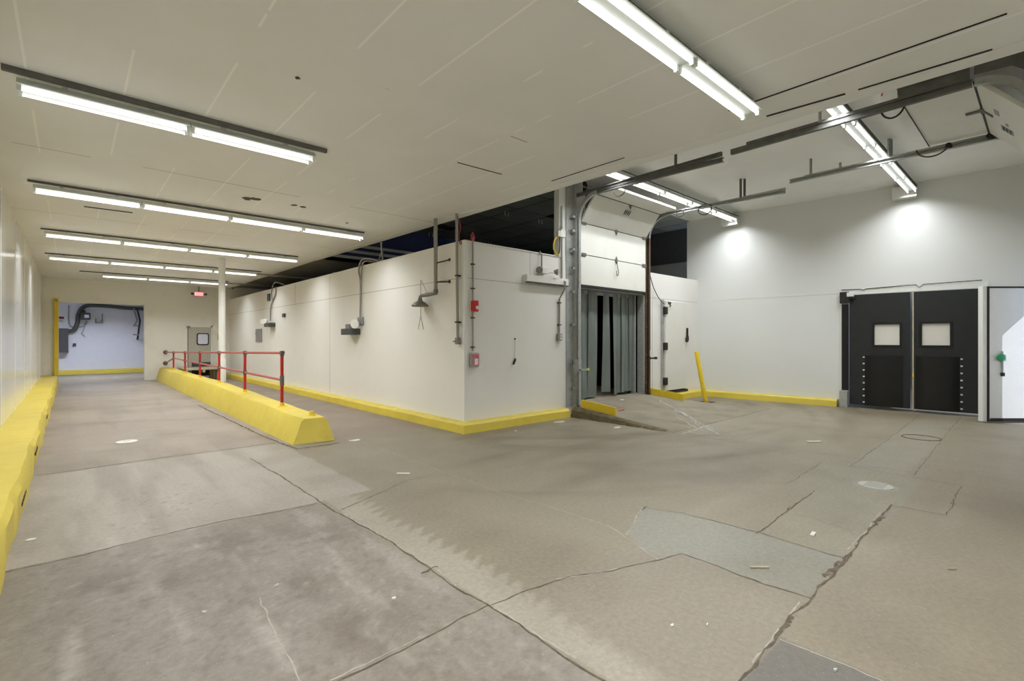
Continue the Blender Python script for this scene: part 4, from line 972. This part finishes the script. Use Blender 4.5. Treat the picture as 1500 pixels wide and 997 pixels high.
obj('print', boxes((4.685,4.755,FY-0.014,FY-0.011,1.64,1.70),(4.685,4.755,FY-0.014,FY-0.011,1.73,1.80),(4.70,4.74,FY-0.014,FY-0.011,1.83,1.89)), M['iron'], sg)
stp = thing('platform', 'low weathered pallet step at the far grey door', 'platform', (3.75,23.2,0))
obj('deck', boxes(*[(3.2,4.45,22.0+0.31*k,22.0+0.31*k+0.29,0.44,0.48) for k in range(6)]), M['wood'], stp)
for x in (3.22,3.78,4.36): obj('bearer', boxes((x,x+0.08,22.0,23.85,0.34,0.44)), M['wood'], stp)
for y in (22.02,22.6,23.2,23.76): obj('foot', boxes((3.22,3.32,y,y+0.1,0,0.34),(4.34,4.44,y,y+0.1,0,0.34)), M['wood'], stp)

# ---- far passage fittings -----------------------------------------------------
PY = 30.49
ep = thing('electrical_panel', 'dark grey electrical panel in the far passage', 'electrical panel', (-0.45,PY-0.3,1.05))
obj('cabinet', boxes((-0.85,-0.09,PY-0.34,PY,1.02,2.12)), M['dgrey'], ep, bev=0.01)
bm = bm_new(); box(bm, -0.82,-0.4,PY-0.36,PY-0.339,1.06,2.08); obj('door', bm, M['iron'], ep)
pd = obj('big_conduit', tubes(0.085, spline([(-0.12,PY-0.15,2.0),(0.1,PY-0.15,2.05),(0.22,PY-0.15,2.4),(0.26,PY-0.15,2.8),(0.4,PY-0.15,3.1),(0.65,PY-0.15,3.22),(1.4,PY-0.15,3.21),(2.2,PY-0.15,3.15),(4.5,PY-0.15,3.12)],6), n=12), M['dgrey'], smooth=True); props(pd, 'thick dark conduit bending up and across the far passage', 'conduit')
dg = obj('danger_sign', boxes((-0.52,-0.22,PY-0.012,PY-0.001,2.40,2.68)), M['paper']); props(dg, 'small red and white notice above the electrical panel', 'sign')
obj('heading', boxes((-0.50,-0.24,PY-0.015,PY-0.011,2.56,2.665)), M['signred'], dg)
obj('print', boxes((-0.48,-0.27,PY-0.015,PY-0.011,2.50,2.515),(-0.48,-0.30,PY-0.015,PY-0.011,2.465,2.48),(-0.48,-0.28,PY-0.015,PY-0.011,2.43,2.445)), M['grey'], dg)
el = thing('flood_lamp', 'dark flood lamp with drooping wires in the far passage', 'flood lamp', (0.5,PY-0.2,2.5))
bm = bm_new(); box(bm, 0.32,0.68,PY-0.56,PY-0.3,2.52,2.86); obj('body', bm, M['dgrey'], el, bev=0.06)
obj('lens', boxes((0.46,0.62,PY-0.566,PY-0.555,2.62,2.76)), M['panec'], el)
obj('mount', boxes((0.40,0.50,PY-0.3,PY,2.7,2.98)), M['rust'], el)
bm = bm_new(); tube(bm, spline([(0.55,PY-0.1,2.5),(0.5,PY-0.05,2.3),(0.3,PY-0.05,2.2),(-0.05,PY-0.05,2.3),(-0.08,PY-0.05,3.2)],5), 0.018, 6); tube(bm, spline([(0.5,PY-0.06,2.4),(0.42,PY-0.06,2.0),(0.36,PY-0.06,1.9),(0.5,PY-0.06,1.75)],4), 0.012, 6); obj('wire', bm, M['grey'], el)
hk = obj('wall_bracket', boxes((0.85,1.12,PY-0.1,PY-0.02,2.40,2.45),(0.85,0.89,PY-0.1,PY-0.02,2.40,2.62),(1.04,1.14,PY-0.12,PY,2.40,2.56),(1.09,1.13,PY-0.06,PY-0.02,2.5,2.85)), M['grey']); props(hk, 'grey pipe bracket on the passage wall', 'bracket')
hg = thing('jointed_hanger', 'black jointed arm hanging from the passage conduit', 'arm', (2.4,PY-0.4,1.7))
obj('upper_bar', B(tube, [(2.28,PY-0.3,3.15),(2.42,PY-0.35,2.55),(2.30,PY-0.35,2.30)], 0.035, 8), M['grey'], hg)
obj('lower_bar', B(tube, [(2.40,PY-0.4,3.15),(2.52,PY-0.4,2.55),(2.42,PY-0.4,1.6)], 0.04, 8), M['iron'], hg)
obj('clamp', boxes((2.25,2.44,PY-0.45,PY-0.33,2.26,2.33),(2.25,2.46,PY-0.45,PY-0.33,1.82,1.89)), M['grey'], hg)
ob = obj('outlet_box', boxes((0.06,0.17,PY-0.05,PY,1.30,1.44)), M['dgrey'], bev=0.005); props(ob, 'small dark outlet box low on the passage wall', 'outlet')

# ---- long cooler wall: boxes, emergency lights, shower -------------------------
W = CX
eb = thing('wall_panel_box', 'grey flush electrical box behind the red railing', 'electrical box', (W,19.5,1.55))
obj('cover', boxes((W-0.03,W-0.001,19.1,19.85,1.52,2.0)), M['grey'], eb, bev=0.004)
obj('latch', boxes((W-0.04,W-0.029,19.76,19.82,1.8,1.86)), M['iron'], eb)
def box_light(y, z, lab, dark, wires):
    t = thing('emergency_light', lab, 'emergency light', (W,y,z), 'emergency lights on the cooler wall'); return t
e1 = box_light(18.0, 2.1, 'small emergency light on the cooler wall near the far end', 0, 0)
obj('battery_case', boxes((W-0.22,W-0.001,17.55,18.1,2.04,2.18)), M['dgrey'], e1, bev=0.02)
for y in (18.0,18.3):
    bm = bm_new(); lathe(bm, (W-0.16,y,2.24), [(0.03,0.06),(0.085,-0.05),(0.085,-0.08)], 14, (1,0.6,0.15)); obj('lamp_head', bm, M['white'], e1)
bm = bm_new(); tube(bm, spline([(W-0.05,17.95,2.25),(W-0.04,17.95,2.7),(W-0.03,17.7,2.95),(W-0.03,17.45,3.15),(W-0.04,17.4,3.36)],5), 0.02, 6)
tube(bm, spline([(W-0.03,17.75,2.9),(W-0.03,17.9,3.2),(W-0.05,17.6,3.48),(W-0.05,17.2,3.5),(W+0.1,16.9,3.4)],5), 0.016, 6); obj('wire', bm, M['conduit'], e1)
sw = obj('wall_switch', boxes((W-0.05,W-0.001,18.1,18.35,2.95,3.2)), M['dgrey'], bev=0.006); props(sw, 'small dark switch high on the cooler wall near wires', 'switch')
jb = obj('outlet_box', boxes((W-0.05,W-0.001,16.5,16.72,2.33,2.45)), M['dgrey'], bev=0.005); props(jb, 'small dark outlet box alone on the cooler wall', 'outlet')
e2 = box_light(11.4, 1.7, 'dark emergency light box on the cooler wall mid-way', 0, 0)
obj('battery_case', boxes((W-0.24,W-0.001,11.05,11.62,1.72,1.87)), M['dgrey'], e2, bev=0.012)
obj('relay_box', boxes((W-0.16,W-0.02,11.32,11.55,1.87,1.98)), M['grey'], e2, bev=0.006)
bm = bm_new(); lathe(bm, (W-0.12,11.0,1.98), [(0.04,0.07),(0.11,-0.05),(0.11,-0.08)], 14, (1,0.5,0.1)); obj('lamp_head', bm, M['white'], e2)
obj('back_box', boxes((W-0.05,W-0.001,10.85,11.12,1.95,2.14)), M['grey'], e2, bev=0.02)
bm = bm_new(); tube(bm, spline([(W-0.04,10.98,2.1),(W-0.03,10.98,2.5),(W-0.03,10.98,3.0),(W-0.04,11.05,3.25),(W-0.05,10.85,3.48),(W+0.02,10.5,3.46),(W+0.15,10.3,3.37)],5), 0.022, 6)
tube(bm, spline([(W-0.03,10.95,3.0),(W-0.04,10.9,3.2),(W-0.05,10.75,3.42),(W+0.1,10.5,3.40)],5), 0.016, 6); obj('wire', bm, M['conduit'], e2)
bm = bm_new(); tube(bm, [(5.25,10.15,3.34),(5.19,10.15,CEZ)], 0.02, 6); tube(bm, spline([(5.2,10.12,3.8),(5.22,10.2,3.55),(5.25,10.45,3.40),(5.25,10.6,3.34)],4), 0.014, 6); tube(bm, spline([(5.25,10.15,3.6),(5.3,10.3,3.45),(5.3,10.55,3.35)],4), 0.012, 6)
props(obj('roof_conduit', bm, M['conduit'], smooth=True), 'pale conduit and cables from cooler top to the ceiling edge', 'conduit')
bm = bm_new(); tube(bm, spline([(5.5,13.6,3.5),(5.6,13.0,3.40),(5.7,12.2,3.42),(5.7,11.7,3.55)],5), 0.012, 6); props(obj('slack_cable', bm, M['conduit'], smooth=True), 'slack cable lying over the cooler roof', 'cable')
# emergency shower
sh = thing('emergency_shower', 'grey emergency shower hanging before the cooler wall', 'emergency shower', (5.0,7.6,2.3))
obj('supply_pipe', B(tube, [(4.98,7.6,CEZ),(4.98,7.6,2.48)], 0.036, 12), M['conduit'], sh, smooth=True)
bm = bm_new(); lathe(bm, (4.98,7.6,2.46), [(0.03,0.08),(0.045,0.06),(0.045,0.0),(0.03,-0.02)], 12); obj('elbow', bm, M['shower'], sh, smooth=True)
bm = bm_new(); tube(bm, [(4.98,7.58,2.46),(4.98,7.72,2.455),(4.98,7.86,2.45),(4.98,8.08,2.445),(4.98,8.13,2.43),(4.98,8.145,2.37)], [0.034,0.034,0.042,0.03,0.034,0.034], 12); obj('arm', bm, M['shower'], sh, smooth=True)
bm = bm_new(); lathe(bm, (4.98,8.145,2.24), [(0.155,0.0),(0.165,0.012),(0.155,0.03),(0.11,0.075),(0.05,0.11),(0.035,0.16)], 24); obj('shower_head', bm, M['shower'], sh, smooth=True)
bm = bm_new(); tube(bm, [(4.95,7.86,2.49),(4.94,8.02,2.72),(4.94,8.05,2.74),(4.94,8.05,2.05)], 0.006, 6); p_ = obj('pull_rod', bm, M['conduit'], sh)
bm = bm_new(); tube(bm, [(4.94,8.05,2.05),(4.94,8.15,1.80),(4.94,7.95,1.80)], 0.006, 6, True); obj('pull_triangle', bm, M['conduit'], p_)
bm = bm_new()
for z, d in ((3.06,0.05),(2.66,0.0)): tube(bm, [(4.98,7.58,z-d),(W-0.002,7.36,z)], 0.012, 6); lathe(bm, (W-0.012,7.35,z), [(0.03,0),(0.03,0.012)], 10, (1,0,0))
obj('stay', bm, M['iron'], sh)
# dropped conduit near the corner
dc = thing('dropped_conduit', 'conduit with red wire dropping from ceiling near cooler corner', 'conduit', (5.04,7.03,1.55))
obj('pipe', B(tube, [(5.06,7.05,CEZ),(5.06,7.04,2.6),(5.07,7.03,1.62)], 0.025, 10), M['conduit'], dc, smooth=True)
bm = bm_new(); box(bm, 5.03, 5.10, 6.99, 7.07, 1.52, 1.64); tube(bm, [(5.04,7.03,1.58),(4.98,7.06,1.57)], 0.012, 6); obj('switch_box', bm, M['grey'], dc, bev=0.006)
bm = bm_new(); tube(bm, spline([(5.05,7.02,3.78),(5.09,6.98,3.6),(5.07,7.0,3.4),(5.1,6.98,3.28),(5.13,6.96,3.36),(5.3,6.92,3.37)],5), 0.008, 6); obj('wire', bm, M['redwire'], dc)
bm = bm_new()
for z in (2.72,1.9): box(bm, 5.03, CX-0.001, 7.0, 7.07, z, z+0.025)
obj('clip', bm, M['iron'], dc)

# ---- cooler front wall fittings -------------------------------------------------
F = CY
fc_ = thing('alarm_conduit', 'thin conduit linking the red alarm and the pull station', 'conduit', (5.29,F,1.4))
obj('pipe', B(tube, [(5.285,F-0.025,3.42),(5.285,F-0.025,1.4)], 0.014, 8), M['conduit'], fc_, smooth=True)
bm = bm_new()
for z in (2.93,2.5,1.98,1.46): box(bm, 5.25, 5.32, F-0.045, F-0.001, z, z+0.02)
obj('clip', bm, M['iron'], fc_)
bm = bm_new(); tube(bm, [(5.26,F-0.02,3.36),(5.25,F-0.02,3.44),(5.285,F-0.02,3.5),(5.32,F-0.02,3.44),(5.31,F-0.02,3.36)], 0.013, 6); tube(bm, [(5.28,F-0.03,3.36),(5.29,F-0.03,3.46),(5.3,F-0.03,3.38)], 0.01, 6); obj('wire', bm, M['redwire'], fc_)
al = thing('alarm_strobe', 'red fire alarm strobe on the cooler front wall', 'fire alarm', (5.31,F,2.1))
obj('housing', boxes((5.255,5.385,F-0.07,F-0.04,2.10,2.30)), M['alarmred'], al, bev=0.012)
obj('back_box', boxes((5.265,5.375,F-0.04,F-0.001,2.11,2.29)), M['alarmred'], al)
obj('lens', B(lathe, (5.345,F-0.068,2.17), [(0.035,0),(0.03,0.015),(0.01,0.022)], 14, (0,-1,0)), M['white'], al, smooth=True)
ps = thing('pull_station', 'red fire pull station under a clear cover', 'fire alarm', (5.31,F,1.1))
obj('back_box', boxes((5.215,5.405,F-0.05,F-0.001,1.11,1.37)), M['grey'], ps, bev=0.015)
obj('station', boxes((5.25,5.39,F-0.075,F-0.05,1.14,1.35)), M['pullred'], ps, bev=0.006)
obj('handle', boxes((5.275,5.37,F-0.092,F-0.075,1.30,1.335)), M['alarmred'], ps, bev=0.003)
obj('legend', boxes((5.29,5.36,F-0.079,F-0.074,1.16,1.27)), M['white'], ps)
gl = bpy.data.materials.new('clear_cover'); gl.use_nodes = True; gb_ = gl.node_tree.nodes['Principled BSDF']
gb_.inputs['Base Color'].default_value = (0.95,0.93,0.93,1); gb_.inputs['Alpha'].default_value = 0.18; gb_.inputs['Roughness'].default_value = 0.1
bm = bm_new(); box(bm, 5.205, 5.415, F-0.12, F-0.04, 1.10, 1.38); obj('clear_cover', bm, gl, ps, bev=0.012)
hh = thing('hanging_tool', 'black handle hanging on a thin string from a nail', 'tool', (6.28,F,1.15))
obj('string', B(tube, [(6.31,F-0.02,1.62),(6.29,F-0.02,1.25)], 0.004, 6), M['conduit'], hh)
obj('nail', B(cyl, (6.31,F-0.03,1.62), (6.31,F-0.001,1.62), 0.012), M['iron'], hh)
bm = bm_new(); tube(bm, [(6.31,F-0.02,1.24),(6.29,F-0.03,1.20),(6.25,F-0.03,1.13)], [0.016,0.022,0.018], 8); obj('grip', bm, M['iron'], hh)
tk = thing('cable_trunking', 'white trunking box running across to the dock door post', 'trunking', (7.1,F,2.73))
obj('duct', boxes((6.56,7.76,F-0.10,F-0.001,2.74,2.87)), M['wall'], tk, bev=0.004)
obj('end_cap', boxes((6.545,6.562,F-0.105,F-0.001,2.735,2.875)), M['white'], tk)
obj('ledge', boxes((6.6,7.77,F-0.09,F-0.001,2.715,2.74)), M['galvd'], tk)
e3 = thing('emergency_light', 'white twin-head emergency light above the white trunking', 'emergency light', (7.05,F,2.95))
obj('case', boxes((6.94,7.12,F-0.13,F-0.001,2.92,3.06)), M['white'], e3, bev=0.012)
for x, a in ((7.36,(0.6,-0.8,-0.1)),(6.9,(-0.8,-0.5,-0.2))):
    bm = bm_new(); lathe(bm, (x,F-0.1,2.99), [(0.025,-0.05),(0.065,0.03),(0.07,0.05)], 14, a); obj('lamp_head', bm, M['grey'], e3)
obj('arm', B(tube, [(7.1,F-0.06,2.96),(7.34,F-0.09,2.98)], 0.02, 8), M['white'], e3)
obj('feed_pipe', B(tube, [(7.0,F-0.05,3.05),(7.0,F-0.05,3.30),(6.97,F-0.02,3.37)], 0.016, 8), M['conduit'], e3)
pc_ = thing('post_conduit', 'bent grey conduit dropping beside the white door post', 'conduit', (7.5,F,1.7))
obj('pipe', B(tube, [(7.62,F-0.03,4.4),(7.62,F-0.03,2.85),(7.62,F-0.13,2.80),(7.6,F-0.13,2.65),(7.55,F-0.03,2.45),(7.545,F-0.03,1.72)], 0.018, 8), M['conduit'], pc_, smooth=True)
bm = bm_new()
for z in (2.36,1.9): box(bm, 7.505, 7.585, F-0.055, F-0.001, z, z+0.02)
obj('clip', bm, M['iron'], pc_)
ol = thing('outlet_box', 'grey twin outlet box left of the curtained door', 'outlet', (7.54,F,1.6))
obj('box', boxes((7.48,7.61,F-0.06,F-0.001,1.58,1.73)), M['grey'], ol, bev=0.008)
bm = bm_new()
for z in (1.625,1.685): lathe(bm, (7.56,F-0.06,z), [(0.028,0),(0.025,0.008)], 12, (0,-1,0))
obj('socket', bm, M['paper'], ol)
yo = thing('outlet_box', 'white outlet box with plug on the white post', 'outlet', (7.6,F,3.8))
obj('box', boxes((7.56,7.70,F-0.07,F+0.005,3.74,3.90)), M['white'], yo, bev=0.008)
obj('plug', boxes((7.46,7.56,F-0.08,F-0.02,3.74,3.86)), M['paper'], yo, bev=0.01)
along('yellow_cord', spline([(7.50,F-0.05,3.76),(7.40,F-0.04,3.66),(7.37,F-0.03,3.5),(7.46,F-0.02,3.38),(7.55,F-0.02,3.36)],6), 0.016, M['yellowcable'], 'yellow cord looping from the plug on the white post', 'cord')
along('black_lead', spline([(7.55,F-0.03,3.78),(7.56,F-0.03,3.6),(7.55,F-0.03,3.45),(7.52,F-0.02,3.36)],5), 0.010, M['iron'], 'thin dark lead beside the looping yellow cord', 'cord')

# ---- litter and drain covers ------------------------------------------------------
def scrap(name, x, y, s, lab, cat, m, z=0.0, seed=0):
    r = random.Random(seed); bm = bm_new(); n = 7; top = []
    pts = [(x+s*(0.6+0.5*r.random())*math.cos(2*PI*k/n), y+s*0.55*(0.5+0.6*r.random())*math.sin(2*PI*k/n)) for k in range(n)]
    loft(bm, [[(a,b2,z+0.001) for a, b2 in pts],[(x+(a-x)*.92,y+(b2-y)*.92,z+0.006+0.008*r.random()) for a, b2 in pts]])
    return props(obj(name, bm, m), lab, cat)
def stick(name, x, y, L_, ang, lab, m, z=0.0, w=0.02):
    u = V((math.cos(ang),math.sin(ang),0)); bm = bm_new(); obox(bm, (x,y,z+0.001), u, V((-u.y,u.x,0)), UP, (-L_/2,L_/2), (-w/2,w/2), (0,0.012))
    return props(obj(name, bm, m, bev=0.002), lab, 'litter')
bm = bm_new(); lathe(bm, (0.65,9.72,0.0005), [(0.14,0),(0.14,0.008),(0.125,0.012),(0.03,0.012)], 24)
dr = obj('drain_cover', bm, M['paper']); props(dr, 'round white drain cover in the left lane', 'drain cover')
obj('slot', boxes((0.6,0.7,9.70,9.715,0.011,0.0135),(0.6,0.7,9.735,9.75,0.011,0.0135)), M['grey'], dr)
bm = bm_new(); lathe(bm, (6.55,1.29,0.0005), [(0.16,0),(0.16,0.004),(0.15,0.007),(0.03,0.007)], 28)
dr2 = obj('drain_cover', bm, mat('pale_cover', (176,174,164), rough=0.6, dirt=(120,115,100), dscale=9)); props(dr2, 'round pale drain cover in the cracked patch', 'drain cover')
bm = bm_new()
for k in range(-3,4): box(bm, 6.55+k*0.035-0.005, 6.55+k*0.035+0.005, 1.29-0.09, 1.29+0.09, 0.006, 0.009)
obj('slot', bm, M['grey'], dr2)
bm = bm_new(); tube(bm, [(10.3+0.25*math.cos(2*PI*k/28),1.42+0.25*math.sin(2*PI*k/28),0.002) for k in range(28)], 0.008, 6, True)
obj_ = obj('cover_ring', bm, M['crack']); props(obj_, 'dark ring of a sunken cover near the traffic doors', 'drain cover')
stick('wood_chip', 3.58, 1.37, 0.13, -0.75, 'thin tan wood sliver on the bluish floor patch', M['wood'], w=0.014)
stick('wood_chip', 4.52, 1.31, 0.09, 0.1, 'short pale wood chip on the cracked floor patch', M['paper'], w=0.03)
stick('paper_strip', 2.94, 5.18, 0.16, -0.75, 'white paper strip on the open floor mid-way', M['paper'], w=0.035)
stick('paper_strip', 8.63, 2.49, 0.22, -0.7, 'long white paper strip before the traffic doors', M['paper'], w=0.05)
scrap('paper_scrap', 3.35, 7.41, 0.12, 'flat white scrap on the floor beside the divider end', 'litter', M['paper'], seed=1)
scrap('plaster_crumb', -0.24, 5.46, 0.035, 'pale crumb beside the left kerb', 'litter', M['paper'], seed=2)
scrap('paint_fleck', 0.58, 3.33, 0.02, 'small white fleck on the dark rough slab', 'litter', M['paper'], seed=3)
scrap('paint_fleck', 1.48, 2.72, 0.02, 'white fleck near the long joint in the foreground', 'litter', M['paper'], seed=4)
scrap('paint_fleck', 0.99, 3.38, 0.02, 'white smear fleck in the middle of the rough slab', 'litter', M['paper'], seed=5)
scrap('paint_fleck', 2.49, 1.42, 0.018, 'tiny curled white fleck in the right foreground', 'litter', M['paper'], seed=6)
scrap('paint_fleck', 2.74, 0.70, 0.018, 'tiny white fleck on the dark slab at bottom edge', 'litter', M['paper'], seed=7)
stick('paint_fleck', 2.64, 1.29, 0.022, 0.3, 'tiny pale sliver beside the broken joint', M['paper'], w=0.007)
stick('wood_chip', 4.55, 0.46, 0.06, -0.7, 'pale sliver lying on the warm floor at right', M['wood'], w=0.007)
scrap('paper_scrap', 7.38, 5.3, 0.10, 'white scrap on the floor left of the ramp', 'litter', M['paper'], seed=9)
scrap('wood_scrap', 7.05, 6.42, 0.18, 'pale broken board by the cooler kerb end', 'litter', M['wood'], seed=10)
scrap('plaster_crumb', 5.79, 6.3, 0.04, 'small white crumb before the cooler kerb', 'litter', M['paper'], seed=11)
scrap('paper_scrap', 9.41, 6.62, 0.10, 'white scrap at the top of the ramp', 'litter', M['paper'], z=rz_(6.62)+0.003, seed=12)
scrap('orange_scrap', 8.42, 5.95, 0.13, 'crumpled orange scrap on the ramp beside the wheel guide', 'litter', M['orange'], z=rz_(5.95)+0.006, seed=13)
